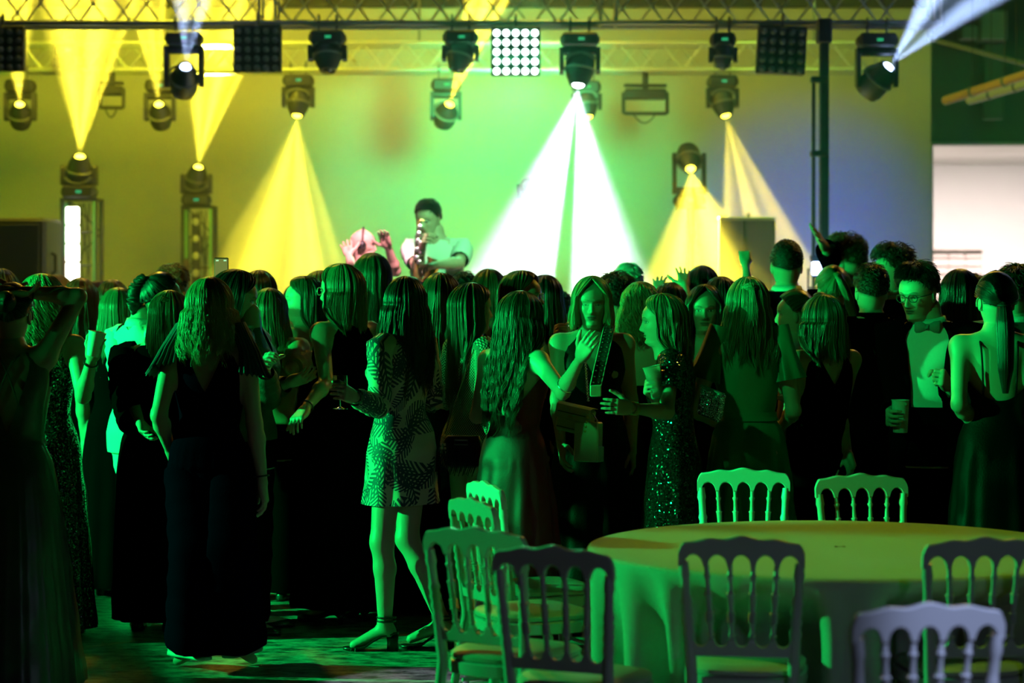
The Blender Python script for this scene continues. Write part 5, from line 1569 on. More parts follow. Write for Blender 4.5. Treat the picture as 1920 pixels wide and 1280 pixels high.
def trousers(P, root, s, m, hem=.085, knee=.075, name='trousers', top=1.04):
    mb = MB()
    for sd in (-1, 1): trouser(mb, P, sd, hem, knee, .102, .04)
    add_cloth(name, m, root, s, [cloth_loft(P, flat_top(top), .77, .010, nT=14), mb])

def top_trousers(mt, mp, nf=1.37, nb=1.40, sleeve_to=1.95, sl=(.006, .006), hem=.96, shoe=('pump', 'black'), leg=(.085, .075), collar=False, tname='blouse', tuck=True):
    def f(P, root, s):
        parts = [cloth_loft(P, neckline(nf, nb, 1.33, 36, 1.425, 14), hem, .014, nT=26, wob=.007)]
        if sleeve_to:
            for sd in (-1, 1):
                sb = MB(); sleeve(sb, P, sd, 0, sleeve_to, sl[0], sl[1], .012, .006); parts.append(sb)
        if collar:
            a = np.linspace(0, 2 * PI, 40, endpoint=False)
            rg = np.array([[((.060 + g) * math.sin(t), (.056 + g) * math.cos(t) - .003, z + .012 * (-math.cos(t))) for t in a] for g, z in ((.008, 1.405), (.003, 1.445), (.006, 1.452), (.016, 1.425), (.022, 1.405))])
            parts.append((rg, np.zeros(rg.shape[:2] + (2,))))
        add_cloth(tname, mt, root, s, parts)
        trousers(P, root, s, mp, *leg)
        if shoe: shoes(P, root, s, shoe[0], SHOE[shoe[1]])
    return f

def suit(mj, mshirt, mp=None, open_=.28, bow=None, shoe=('oxford', 'black'), collar=True):
    def f(P, root, s):
        tp = [cloth_loft(P, flat_top(1.425), .90, .009, nT=24)]
        a = np.linspace(0, 2 * PI, 44, endpoint=False); k = 1.18 if P['sex'] == 'm' else 1.0
        rg = np.array([[((.056 * k + g) * math.sin(t), (.054 * k + g) * math.cos(t) - .003, z - .016 * max(0, math.cos(t)) ** 2) for t in a] for g, z in ((.006, 1.40), (.004, 1.455), (.007, 1.460), (.016, 1.435), (.020, 1.415))])
        tp.append((rg, np.zeros(rg.shape[:2] + (2,))))
        add_cloth('shirt', mshirt, root, s, tp)
        op = lambda z: np.interp(z, [.7, .95, 1.15, 1.30, 1.40, 1.43], [open_ * 1.5, open_ * 1.15, open_, open_ * 1.1, open_ * 1.5, open_ * 2.2])
        th = np.linspace(0, 2 * PI, 72)
        r, u = cloth_loft(P, flat_top(1.432), .74, .024, th=th, nT=34, open_=op, wob=.005)
        mb = MB(); nr, nc = r.shape[:2]; mb.add(r.reshape(-1, 3), grid_quads(nr, nc, False))
        ri, _ = cloth_loft(P, flat_top(1.432), .74, .017, th=th, nT=34, open_=op, wob=.005)
        mb.add(ri.reshape(-1, 3), grid_quads(nr, nc, False)[:, ::-1])
        for sd in (-1, 1): sleeve(mb, P, sd, 0, 1.94, .004, .008, .018, .004)
        add_cloth('jacket', mj, root, s, [mb])
        lp = []
        for e_ in (0, -1):                               # lapels folded outwards along the opening
            ed = r[2:20, e_]; sd = np.sign(ed[:, 0].mean()) or 1
            w = np.interp(np.linspace(0, 1, len(ed)), [0, .35, 1], [.018, .058, .004])
            lo = ed + np.array([0, .006, 0]); li = ed + np.stack([sd * w, -.012 * w / .05 + .010, .006 + 0 * w], 1)
            mb = MB(); g = np.stack([lo, (lo + li) / 2 + np.array([0, .008, 0]), li], 1)
            mb.add(g.reshape(-1, 3) * s, grid_quads(len(ed), 3, False)); mb.build('lapel', mj, root)
        trousers(P, root, s, mp or mj, .088, .080)
        if bow:
            mb = MB(); bz = 1.408
            for sd in (-1, 1):
                rg = []
                for t, h, dd in ((0, .010, .010), (.012, .016, .012), (.030, .026, .012), (.052, .030, .010), (.060, .028, .004)):
                    rg.append([(sd * t, .066 + dd, bz - h), (sd * t, .066 - dd * .3, bz - h), (sd * t, .066 - dd * .3, bz + h), (sd * t, .066 + dd, bz + h), (sd * t, .066 + dd * 1.3, bz)])
                loft(mb, rg)
            box(mb, (0, .074, bz), (.022, .024, .028), None, .006)
            v = np.concatenate(mb.v)
            m2 = MB(); m2.add((v + np.array([0, .002, 0])) * s, np.concatenate(mb.q), np.concatenate(mb.t)); m2.build('bow_tie', bow, root)
        shoes(P, root, s, shoe[0], SHOE[shoe[1]])
    return f

def spectacles(P, m, name='spectacles', r=.021, temples=True):
    R, T, s = P['R'], P['T'], P['s']; mb = MB()
    for sd in (-1, 1):
        a = np.linspace(0, 2 * PI, 24, endpoint=False)
        p = np.stack([sd * .033 + r * 1.12 * np.sign(np.cos(a)) * np.abs(np.cos(a)) ** .85, .0945 - .004 * np.abs(np.cos(a)), .110 + r * .85 * np.sin(a)], 1)
        p = np.concatenate([p, p[:1]]); tube(mb, xf(p, R, T, s), .0022 * s, 6)
        if temples: tube(mb, xf(np.array([[sd * .056, .090, .114], [sd * .074, .05, .114], [sd * .080, -.01, .112], [sd * .080, -.025, .098]]), R, T, s), .0022 * s, 6)
    tube(mb, xf(np.array([[-.011, .097, .114], [0, .101, .116], [.011, .097, .114]]), R, T, s), .0022 * s, 6)
    o = mb.build(name, m, P['root'])
    return o

def bracelet(P, sd, f, m, name='bracelet', r=.030):
    sh, e, w = P['arms'][sd]; c = e + (w - e) * f; R = zrot(w - e); s = P['s']
    mb = MB(); torus(mb, c * s, r * s, .004 * s, 22, 6, R); return mb.build(name, m, P['root'])
# ------------------------------------------------------------------ cloth materials
C_black = cm('black', (.0020, .0018, .0022), .95, spec=0.0)
C_black2 = cm('black_satin', (.0025, .0025, .003), .55, spec=.12)
C_navy = cm('navy', (.0015, .0014, .008), .95, spec=0.0)
C_navy_lit = cm('navy_lit', (.030, .045, .070), .7)  # same navy cloth in a paler copy, so the frill looks lit
C_olive = cm('olive_satin', (.12, .10, .085), .30, bump=.05)
C_red = cm('wine_satin', (.26, .008, .012), .45, bump=.08, spec=.18)
C_green = cm('green_satin', (.045, .22, .13), .42, bump=.06)
C_cream = cm('cream', (.74, .72, .64), .7)
C_white = cm('white', (.80, .80, .78), .75)
C_pale = cm('pale', (.34, .26, .14), .7)
C_grey = cm('grey', (.05, .055, .06), .7)
C_char = cm('charcoal', (.0022, .0022, .003), .95, spec=0.0)
C_brownj = cm('brown_lace', (.07, .04, .025), .5, bump=.6, bscale=260)
M_silver = mat('silver', (.75, .75, .74), .22, .95)
M_gold = mat('gold', (.70, .50, .18), .3, .9)
M_jet = mat('black_plastic', (.012, .012, .012), .3)

def nodes_of(m):
    nt = m.node_tree; return nt, nt.nodes, nt.links.new, nt.nodes['Principled BSDF']
def leaf_print():
    """palm fronds on pale cloth: one frond per voronoi cell, turned at random"""
    m = mat('cloth_leaf_print', (.7, .7, .62), .6); nt, N, L, p = nodes_of(m)
    uv = N.new('ShaderNodeUVMap'); uv.uv_map = 'cloth'
    def vm(op, a, b=None):
        n = N.new('ShaderNodeVectorMath'); n.operation = op
        for k, q in enumerate((a, b)):
            if q is None: continue
            if isinstance(q, tuple): n.inputs[k].default_value = q
            else: L(q, n.inputs[k])
        return n.outputs[0]
    def mm(op, a, b=None, cl=False):
        n = N.new('ShaderNodeMath'); n.operation = op; n.use_clamp = cl
        for k, q in enumerate((a, b)):
            if q is None: continue
            if isinstance(q, (int, float)): n.inputs[k].default_value = q
            else: L(q, n.inputs[k])
        return n.outputs[0]
    total = None
    for sc_, seed, th_ in ((5.2, 0.0, 0.75), (7.6, 3.3, 0.62), (6.2, 8.1, .5)):
        co = vm('ADD', vm('MULTIPLY', uv.outputs[0], (sc_, sc_ * .82, 1)), (seed, seed * 1.7, 0))
        v = N.new('ShaderNodeTexVoronoi'); v.voronoi_dimensions = '2D'; v.inputs['Scale'].default_value = 1.0; L(co, v.inputs['Vector'])
        loc = vm('SUBTRACT', co, v.outputs['Position'])
        wn = N.new('ShaderNodeSeparateColor'); L(v.outputs['Color'], wn.inputs[0])
        ang = mm('MULTIPLY', wn.outputs[0], 6.28)
        s3 = N.new('ShaderNodeSeparateXYZ'); L(loc, s3.inputs[0])
        ca, sa = mm('COSINE', ang), mm('SINE', ang)
        x = mm('ADD', mm('MULTIPLY', s3.outputs[0], ca), mm('MULTIPLY', s3.outputs[1], sa))
        y = mm('SUBTRACT', mm('MULTIPLY', s3.outputs[1], ca), mm('MULTIPLY', s3.outputs[0], sa))
        xa = mm('ABSOLUTE', mm('ADD', x, mm('MULTIPLY', mm('MULTIPLY', y, y), 0.5)))
        ell = mm('ADD', mm('POWER', mm('DIVIDE', xa, 0.27), 2.0), mm('POWER', mm('DIVIDE', mm('ABSOLUTE', y), 0.56), 2.0))
        inside = mm('LESS_THAN', ell, 1.0)
        fr = mm('SINE', mm('MULTIPLY', mm('SUBTRACT', y, mm('MULTIPLY', xa, 0.9)), 52.0))
        leaf = mm('MAXIMUM', mm('GREATER_THAN', fr, -0.15), mm('LESS_THAN', xa, 0.022))
        on = mm('MULTIPLY', mm('MULTIPLY', inside, leaf), mm('LESS_THAN', wn.outputs[1], th_ + .25))
        total = on if total is None else mm('MAXIMUM', total, on)
    mx = N.new('ShaderNodeMix'); mx.data_type = 'RGBA'
    mx.inputs[6].default_value = (.72, .66, .50, 1); mx.inputs[7].default_value = (.022, .035, .075, 1)
    L(total, mx.inputs[0]); L(mx.outputs[2], p.inputs['Base Color'])
    return m
C_leaf = leaf_print()
def dotted():
    """knitted net: rows of small pale dots over dark cloth"""
    m = mat('cloth_net', (.1, .1, .1), .6); nt, N, L, p = nodes_of(m)
    uv = N.new('ShaderNodeUVMap'); uv.uv_map = 'cloth'
    mp = N.new('ShaderNodeMapping'); mp.inputs['Rotation'].default_value = (0, 0, R_(45)); mp.inputs['Scale'].default_value = (95, 95, 1); L(uv.outputs[0], mp.inputs[0])
    v = N.new('ShaderNodeTexVoronoi'); v.voronoi_dimensions = '2D'; v.inputs['Randomness'].default_value = 0.05; v.inputs['Scale'].default_value = 1; L(mp.outputs[0], v.inputs['Vector'])
    r = N.new('ShaderNodeValToRGB'); r.color_ramp.elements[0].position = .32; r.color_ramp.elements[0].color = (.62, .60, .5, 1); r.color_ramp.elements[1].position = .40; r.color_ramp.elements[1].color = (.03, .03, .028, 1)
    L(v.outputs['Distance'], r.inputs[0]); L(r.outputs[0], p.inputs['Base Color'])
    b = N.new('ShaderNodeBump'); b.invert = True; b.inputs['Strength'].default_value = .6; b.inputs['Distance'].default_value = .004; L(v.outputs['Distance'], b.inputs['Height']); L(b.outputs[0], p.inputs['Normal'])
    return m
C_net = dotted()
def sequin(name, col, size=420, dens=.5):
    """cloth sewn with small mirror discs that each face their own way"""
    m = mat('sequin_' + name, col, .3); nt, N, L, p = nodes_of(m)
    tc = N.new('ShaderNodeTexCoord')
    v = N.new('ShaderNodeTexVoronoi'); v.inputs['Scale'].default_value = size; L(tc.outputs['Object'], v.inputs['Vector'])
    sub = N.new('ShaderNodeVectorMath'); sub.operation = 'SUBTRACT'; sub.inputs[1].default_value = (.5, .5, .5); L(v.outputs['Color'], sub.inputs[0])
    sc_ = N.new('ShaderNodeVectorMath'); sc_.operation = 'SCALE'; sc_.inputs['Scale'].default_value = 1.1; L(sub.outputs[0], sc_.inputs[0])
    g = N.new('ShaderNodeNewGeometry'); ad = N.new('ShaderNodeVectorMath'); L(g.outputs['Normal'], ad.inputs[0]); L(sc_.outputs[0], ad.inputs[1])
    nm = N.new('ShaderNodeVectorMath'); nm.operation = 'NORMALIZE'; L(ad.outputs[0], nm.inputs[0]); L(nm.outputs[0], p.inputs['Normal'])
    sp = N.new('ShaderNodeSeparateColor'); L(v.outputs['Color'], sp.inputs[0])
    gt = N.new('ShaderNodeMath'); gt.operation = 'GREATER_THAN'; gt.inputs[1].default_value = 1 - dens; L(sp.outputs[1], gt.inputs[0])
    L(gt.outputs[0], p.inputs['Metallic'])
    mx = N.new('ShaderNodeMix'); mx.data_type = 'RGBA'; mx.inputs[6].default_value = (*col, 1); mx.inputs[7].default_value = (*[min(1, c * 6 + .25) for c in col], 1); L(gt.outputs[0], mx.inputs[0]); L(mx.outputs[2], p.inputs['Base Color'])
    p.inputs['Roughness'].default_value = .18
    return m
C_seq = sequin('black', (.012, .012, .012), 170, .16)
C_seq2 = sequin('silver', (.20, .20, .20), 320, .8)

def thinstraps(z=1.29, x=.085, yb=-.10, yf=.10, cross=False):
    def f(sd):
        xs = np.linspace(0, 1, 16)
        a = np.interp(xs, [0, .5, 1], [yf, -.01, yb - .012]); zz = 1.405 - (np.abs(xs - .5) * 2) ** 2 * (1.405 - z)
        xx = sd * (np.interp(xs, [0, .5, 1], [x, x * 1.05, x * .85]) if not cross else np.interp(xs, [0, .5, 1], [x, x * 1.0, -x * .6]))
        pts = []
        for X, Y, Z in zip(xx, a, zz):
            A_, B_, C_ = sec(Z, 'f'); rr = max(0.0, 1 - (abs(X) / (A_ + .012)) ** 2.3) ** (1 / 2.3) * (B_ + .014)
            pts.append((X, C_ + (rr if Y > 0 else -rr) * min(1, abs(Y) / .05), Z + .006))
        return pts
    return f

PE = {}
# --- the nearest row
PE['olive'] = person(22, 532, 9.4, 2, 'woman with arms raised behind her head in a pleated olive dress with deep open back', hair='bun', haircol='dark', lod=0, tie=70, hat=.012,
    arms={1: ((147, 556, -1), (22, 545, -1)), -1: ((-105, 570, -1), (10, 556, -1))}, hands={1: 'relaxed', -1: 'relaxed'},
    outfit=dress(C_olive, 1.22, 1.06, .02, (.30, .27), strap=52, wide=14, ap=1.26, pleat=(38, .007, 1.02), waist=(1.03, .006), belt=True, straps=thinstraps(1.18, .08, cross=True)), micropleat=.0006)
PE['navy'] = person(393, 520, 9.87, -4, 'woman in a navy jumpsuit with pleated frill, wavy blond hair, white sneakers', hair='curly', haircol='blond', lod=0, len=.20, wave=.010, freq=7, turns=1.5, width=1.12, locks=7, hyaw=8, face=70,
    arms={-1: ((298, 778, -1), (318, 842, 1)), 1: ((478, 800, -1), (492, 900, -1))}, outfit=jumpsuit(C_navy, 1.28, 1.20), feet={-1: (-.75, .65, 0), 1: (.35, .93, 0)}, legs={-1: ((372, 1040, -1), (372, 1200, 1)), 1: ((430, 1040, -1), (440, 1195, 1))})
PE['leaf'] = person(752, 519, 10.4, 52, 'woman in a short leaf print dress and heeled sandals holding a wine glass', hair='long', haircol='dark', lod=0, len=.36, wave=.010, freq=4.5, heel=.075, hyaw=-38, width=1.08, hx=760,
    arms={-1: ((712, 764, -1), (664, 744, -1)), 1: 'bent'}, hands={-1: ('grip', (0, 0, 1)), 1: 'relaxed'},
    legs={-1: ((712, 1062, -1), (722, 1168, 1)), 1: ((762, 1030, -1), (828, 1160, 1))}, feet={-1: (-.55, .83, 0), 1: (-.5, .86, .02)},
    outfit=dress(C_leaf, 1.38, 1.40, .615, (.190, .150), strap=34, wide=14, top=1.425, ap=1.34, sleeve_to=1.93, sl=(.006, .008), pleat=(7, .006, .95), shoe=('sandal', 'black'), uv=True, waist=(1.06, .004), e=.014))
PE['wine'] = person(965, 546, 10.2, -42, 'woman in a wine red satin dress with long wavy hair reaching out an arm', hair='long', haircol='brown', lod=0, len=.46, wave=.012, freq=8, hyaw=0, width=1.10, locks=8, heel=.05, hx=972, hpitch=-6,
    arms={1: ((1055, 735, -1), (1088, 672, -1)), -1: 'bent'}, hands={1: ('relaxed', (-.6, 0, .8)), -1: 'relaxed'},
    outfit=dress(C_red, 1.30, 1.10, .03, (.27, .23), thin=1.28, pleat=(9, .014, .95), straps=thinstraps(1.27, .08), waist=(1.04, .006)))
PE['halter'] = person(1110, 518, 10.9, 184, 'blond woman facing us with lowered eyes in a black halter dress', hair='bob', haircol='blond', lod=0, len=.115, face=52, front=1.0, heel=.05, hyaw=-6, hpitch=-4, lips=(.32, .12, .11), width=1.02, wave=.004, lids=.8,
    arms={1: ((1045, 748, -1), (1052, 832, -1)), -1: 'hang'}, hands={},
    outfit=dress(C_black2, 1.20, 1.10, .03, (.25, .22), strap=38, wide=7, top=1.40, ap=1.22, pleat=(11, .010, .95)))
PE['seq'] = person(1262, 551, 10.3, 78, 'woman in profile in a black sequin top with pearl hair clip, reaching to a cup', hair='long', haircol='light', lod=0, len=.30, wave=.011, freq=7, hyaw=10, hx=1246, heel=.04, hpitch=-4, face=74,
    arms={-1: ((1250, 772, -1), (1182, 765, -1)), 1: ((1250, 772, -1), (1222, 738, -1))}, hands={-1: ('relaxed', (0, 0, 1)), 1: ('grip', (0, 0, 1))},
    outfit=dress(C_seq, 1.36, 1.38, .04, (.20, .18), strap=36, wide=14, top=1.42, ap=1.33, sleeve_to=.62, sl=(.004, .010), pleat=(11, .010, .95)))
PE['satin'] = person(1402, 520, 10.5, 4, 'woman in a green satin dress with flutter sleeves and half tied long hair', hair='halfup', haircol='light', lod=0, len=.27, wave=.009, freq=5, width=1.05, locks=5, face=66, heel=.04,
    arms={-1: ((1302, 772, -1), (1335, 790, 1)), 1: ((1492, 790, -1), (1465, 800, 1))},
    outfit=dress(C_green, 1.36, 1.40, .03, (.25, .22), strap=36, wide=14, top=1.42, ap=1.33, pleat=(13, .016, 1.02), waist=(1.04, .008), flutter=True, belt=True))
PE['tail'] = person(1868, 512, 10.2, -3, 'woman with a long sleek wet ponytail and bare back crossed by thin black straps', hair='ponytail', haircol='black', lod=0, len=.40, tie=98, bow=.03, tail=.034, heel=.03, hat=.010, hyaw=6,
    arms={-1: ((1798, 758, -1), (1830, 800, 1)), 1: ((1945, 760, -1), (1925, 820, 1))},
    outfit=dress(C_black2, 1.28, 1.12, .03, (.25, .22), thin=1.26, pleat=(11, .010, .95), straps=thinstraps(1.13, .085)))
PE['bowtie'] = person(1742, 492, 10.9, 164, 'young man with dark quiff, spectacles, black suit, pale shirt and bow tie', sex='m', hair='short', haircol='black', lod=0, hl=.05, quiff=.018, puff=.022, hat=.024, hyaw=-28, hpitch=-12, hx=1728, lids=.5, lips=(.30, .14, .12),
    arms={1: ((1692, 772, 1), (1672, 775, -1)), -1: ((1806, 760, 1), (1778, 722, -1))}, hands={1: ('grip', (0, 0, 1)), -1: ('fist', (0, 0, 1))},
    outfit=suit(C_black, C_white, None, .36, mat('bow_grey', (.30, .30, .30), .6, bump=.3, bscale=300)))
spectacles(PE['bowtie']['P'], M_jet)
PE['tank'] = person(1544, 553, 10.85, 24, 'woman with shoulder length brown hair in a black tank dress, arm hanging', hair='long', haircol='brown', lod=0, len=.19, wave=.008, width=1.12, hyaw=10, heel=.03, face=66,
    arms={1: ((1572, 775, -1), (1590, 850, -1)), -1: 'bent'}, outfit=dress(C_black, 1.28, 1.24, .05, (.24, .21), strap=36, wide=7, ap=1.24, pleat=(9, .008, .9)))
PE['specs'] = person(646, 495, 11.2, 46, 'woman with pale spectacles and straight shoulder hair in a long black sleeveless dress', hair='long', haircol='light', lod=0, len=.17, wave=.004, hyaw=18, heel=.05, face=76, hx=640, width=1.08,
    arms={-1: ((612, 716, -1), (572, 766, -1)), 1: 'bent'}, outfit=dress(C_black, 1.37, 1.39, .04, (.26, .24), strap=42, wide=18, top=1.415, ap=1.30, pleat=(9, .008, .95)))
spectacles(PE['specs']['P'], mat('pale_frame', (.7, .66, .6), .3, .5), temples=False)
PE['net'] = person(884, 531, 10.95, -58, 'woman in a dotted net top with very long straight hair, fringed bag at her hip', hair='long', haircol='brown', lod=0, len=.40, hyaw=-6, width=.98, face=78, heel=.05,
    arms={1: ((908, 775, -1), (935, 820, -1)), -1: 'bent'},
    outfit=dress(C_net, 1.38, 1.40, .78, (.180, .125), strap=34, wide=14, top=1.425, ap=1.34, sleeve_to=1.9, sl=(.002, .004), uv=True, pleat=(6, .004, .9)))
PE['cup'] = person(78, 514, 10.7, -8, 'woman with bright curly hair in a black sequin dress lifting a white cup', hair='curly', haircol='blond', lod=0, len=.24, wave=.014, turns=7, width=1.06,
    arms={1: ((156, 742, -1), (172, 672, -1)), -1: 'bent'}, hands={1: ('grip', (-.9, 0, .5)), -1: 'relaxed'}, outfit=dress(C_seq, 1.30, 1.30, .05, (.24, .21), strap=38, wide=8, ap=1.24))
PE['cream'] = person(262, 511, 11.5, -38, 'person in a cream blouse and cream trousers with a high braid', hair='braid', haircol='black', lod=0, tie=40, len=.20, tail=.030, bow=.055, tailx=-.03, hyaw=-28, hx=302, heel=.06,
    legs={-1: ((262, 968, -1), (252, 1118, 1)), 1: ((282, 960, -1), (298, 1110, 1))}, feet={-1: (.2, .98, 0)},
    arms={-1: ((222, 700, -1), (250, 740, 1)), 1: 'bent'}, outfit=top_trousers(C_cream, C_cream, collar=True, hem=1.0))
PE['robe'] = person(292, 545, 10.95, -6, 'woman with half tied hair in a wide black dress overlapping the cream blouse', hair='halfup', haircol='light', lod=0, len=.26, hyaw=-10, hx=318, width=1.0,
    arms={-1: ((240, 730, -1), (262, 790, -1)), 1: 'bent'}, outfit=dress(C_black, 1.38, 1.40, .06, (.20, .18), strap=34, wide=14, top=1.425, ap=1.34, sleeve_to=1.96, sl=(.02, .07), pleat=(8, .010, 1.0)))
PE['lace'] = person(468, 505, 10.9, -98, 'dark haired woman in a brown lace jacket looking down, hand lifted to her chest', hair='long', haircol='black', lod=0, len=.30, hyaw=14, hx=432, hpitch=-12, face=70,
    arms={1: ((513, 765, -1), (498, 694, -1)), -1: 'bent'}, hands={1: ('grip', (.3, 0, 1)), -1: 'relaxed'}, outfit=top_trousers(C_brownj, C_black, nf=1.30, nb=1.40, sleeve_to=1.92, hem=.90, tname='jacket'))

# --- the middle rows
def mid(px, top, d, yaw, label, lod=1, **k): return person(px, top, d, yaw, label, lod=lod, **k)
D = dress
PE['darklong'] = mid(151, 522, 12.7, 5, 'woman with smooth dark waist length hair under the glowing strip tower', haircol='dark', len=.34, outfit=D(C_black))
PE['fair'] = mid(222, 540, 12.2, -10, 'woman with straight fair hair catching green light behind the cream blouse', haircol='light', len=.28, outfit=D(C_char))
PE['bobdark'] = mid(210, 525, 13.3, 8, 'woman with rounded dark hair peeping above the straight fair head', haircol='dark', len=.18, outfit=D(C_black), lod=2)
PE['bl2'] = mid(106, 516, 13.8, 0, 'fair haired woman between the curly head and the smooth dark head', haircol='light', len=.22, outfit=D(C_grey), lod=2)
PE['br2'] = mid(184, 527, 14.4, -5, 'brown haired woman far back behind the lamp tower base', haircol='brown', len=.2, outfit=D(C_black), lod=2)
PE['edge'] = mid(3, 505, 13.2, 0, 'dark haired person at the frame edge before the loudspeaker', haircol='black', len=.15, outfit=D(C_black), lod=2)
PE['cap'] = mid(323, 498, 13.0, -25, 'man with short hair tinted green before the second lamp tower', sex='m', hair='short', haircol='brown', puff=.02, hat=.02, outfit=suit(C_char, C_white))
PE['midlight'] = mid(505, 541, 12.0, -6, 'woman with mid length hair and a pale sleeve stretched to one side', haircol='light', len=.20, arms={1: ((548, 690, -1), (582, 668, 1)), -1: 'bent'}, outfit=top_trousers(C_pale, C_black, sleeve_to=1.9))
PE['crown'] = mid(486, 507, 13.1, 4, 'woman with a dark rounded head of hair against the yellow beam', haircol='black', len=.16, outfit=D(C_black), lod=2)
PE['prof'] = mid(574, 518, 12.7, 62, 'bare shouldered woman in profile with hair swept down her back', haircol='brown', len=.30, hyaw=30, hx=570, face=84, outfit=D(C_black, thin=1.25))
PE['peep'] = mid(598, 508, 13.7, 20, 'brown haired head peeping beside the pale spectacles', haircol='brown', len=.1, outfit=D(C_grey), lod=2)
PE['tall'] = mid(698, 475, 12.9, 3, 'tall woman with straight hair edged blue below the disc jockey', haircol='brown', len=.34, outfit=D(C_black), width=.92)
PE['gown'] = mid(808, 512, 11.7, 3, 'woman with long brown hair in a wide floor length black gown', haircol='brown', len=.34, hx=826, width=1.1, outfit=D(C_black, hemw=(.34, .30), hem=.02))
PE['far1'] = mid(917, 505, 13.2, 8, 'woman with fair hair standing before the foot of the white beam', haircol='light', len=.16, outfit=D(C_char), lod=2)
PE['far2'] = mid(870, 512, 13.9, -8, 'short dark head far back below the saxophone player', sex='m', hair='short', haircol='black', outfit=suit(C_char, C_white), lod=2)
PE['gman'] = mid(978, 508, 11.9, -112, 'person with wire spectacles and swept back hair looking past the wavy hair', hair='bob', haircol='brown', len=.06, sex='m', face=80, hyaw=6, outfit=suit(C_char, C_white))
spectacles(PE['gman']['P'], M_silver)
PE['black3'] = mid(1022, 516, 12.6, 6, 'woman with long black hair beside the wire spectacles', haircol='black', len=.36, arms={1: ((1064, 668, -1), (1048, 634, -1)), -1: 'bent'}, hands={1: ('grip', (0, 0, 1)), -1: 'relaxed'}, outfit=D(C_black))
PE['haze1'] = mid(1048, 548, 13.8, -20, 'person in grey half veiled by the foot of the white beam', hair='short', haircol='brown', sex='m', outfit=top_trousers(C_grey, C_black), lod=2)
PE['haze2'] = mid(1090, 552, 14.3, 30, 'person behind the blond halter dress woman, haze of the beam coloured into hair and shirt', hair='short', haircol='grey', sex='m', outfit=top_trousers(C_white, C_black), lod=2)  # white shirt and grey hair carry the pallor of the beam's haze
PE['curl'] = mid(1156, 512, 12.4, 0, 'person with dark cropped curls behind the blond halter dress woman', hair='short', haircol='black', sex='m', curl=True, hl=.06, puff=.03, hat=.035, outfit=suit(C_char, C_white))
PE['bcurl'] = mid(1201, 529, 11.7, -12, 'woman with golden curls and bare shoulders, turned away', hair='curly', haircol='blond', len=.18, turns=5, wave=.012, width=1.1, outfit=D(C_black, thin=1.22, nb=1.16))
PE['grey'] = mid(1178, 496, 13.9, 10, 'pale haired person far back in the white beam', hair='short', haircol='grey', sex='m', hat=.02, puff=.02, outfit=top_trousers(C_white, C_grey), lod=2)
PE['face'] = mid(1322, 534, 11.4, 168, 'dark haired woman facing us between the sequin top and the green satin dress', haircol='dark', len=.30, face=50, front=1.0, hyaw=6, lod=0, outfit=D(C_black, thin=1.27))
PE['far3'] = mid(1318, 499, 13.8, -5, 'dark head rising against the low yellow beam', haircol='black', len=.12, outfit=D(C_black), lod=2)
PE['far4'] = mid(1352, 519, 12.5, 6, 'woman with smooth black hair next to the dark haired face', haircol='black', len=.22, outfit=D(C_black))
PE['hands'] = mid(1256, 530, 13.0, 0, 'hidden dancer whose two raised hands show against the yellow beam', haircol='dark', len=.15, arms={-1: ((1228, 590, 1), (1234, 545, 1)), 1: ((1292, 590, 1), (1284, 535, 1))}, hands={-1: ('flat', (1, 0, .2)), 1: ('flat', (-1, 0, .2))}, outfit=D(C_black), lod=1)
PE['fist'] = mid(1416, 545, 14.1, 10, 'hidden dancer raising one bare arm with closed fist', haircol='dark', len=.15, arms={-1: ((1412, 545, 1), (1398, 496, 1)), 1: 'hang'}, hands={-1: ('fist', (1, 0, 0)), 1: 'relaxed'}, outfit=D(C_black), lod=1)
PE['tallman'] = mid(1475, 451, 13.1, 3, 'tall man with cropped hair and dark jacket seen from behind', sex='m', hair='short', haircol='black', hl=.012, puff=.004, hat=.008, outfit=suit(C_navy, C_white), hyaw=-4)
PE['wave'] = mid(1587, 440, 14.1, 60, 'man with tousled hair flinging his arm up by the dark pole', sex='m', hair='short', haircol='brown', hl=.05, puff=.028, hat=.03, curl=True, arms={-1: ((1570, 505, 1), (1546, 462, -1)), 1: 'bent'}, hands={-1: ('flat', (0, 1, .4)), 1: 'relaxed'}, outfit=suit(C_navy, C_white))
PE['pony'] = mid(1562, 499, 12.5, 2, 'woman with a long ponytail lit blue on the crown', hair='ponytail', haircol='light', len=.36, tie=50, tailx=.12, tail=.022, bow=.05, outfit=D(C_black))
PE['bare'] = mid(1484, 545, 12.0, 62, 'short haired person in profile next to the green satin dress', hair='bun', haircol='brown', sex='f', hyaw=20, outfit=D(C_black, thin=1.25), hx=1492)
PE['collar'] = mid(1676, 458, 12.8, 98, 'tall man in profile with curly fringe and pale collar', sex='m', hair='short', haircol='dark', curl=True, hl=.055, puff=.028, hat=.032, outfit=suit(C_black, C_white), hyaw=4)
PE['blk'] = mid(1634, 497, 11.75, 25, 'man in a plain black jacket before the tall curly man', sex='m', hair='short', haircol='dark', hl=.03, puff=.014, outfit=suit(C_black, C_black), hyaw=-20, arms={1: ((1676, 702, -1), (1667, 668, -1)), -1: 'bent'}, hands={1: ('grip', (0, 0, 1)), -1: 'relaxed'})
PE['brn'] = mid(1712, 489, 13.6, 70, 'brown haired man just behind the dark quiff', sex='m', hair='short', haircol='light', hl=.045, puff=.024, hat=.026, outfit=suit(C_black, C_white), lod=2)
PE['r1'] = mid(1800, 505, 12.3, 12, 'woman with long dark hair behind the bow tie man', haircol='black', len=.28, outfit=D(C_black), lod=1)
PE['r2'] = mid(1834, 517, 12.9, 45, 'person in profile before the slatted cabinet', hair='short', haircol='brown', sex='m', outfit=suit(C_char, C_white), lod=2)
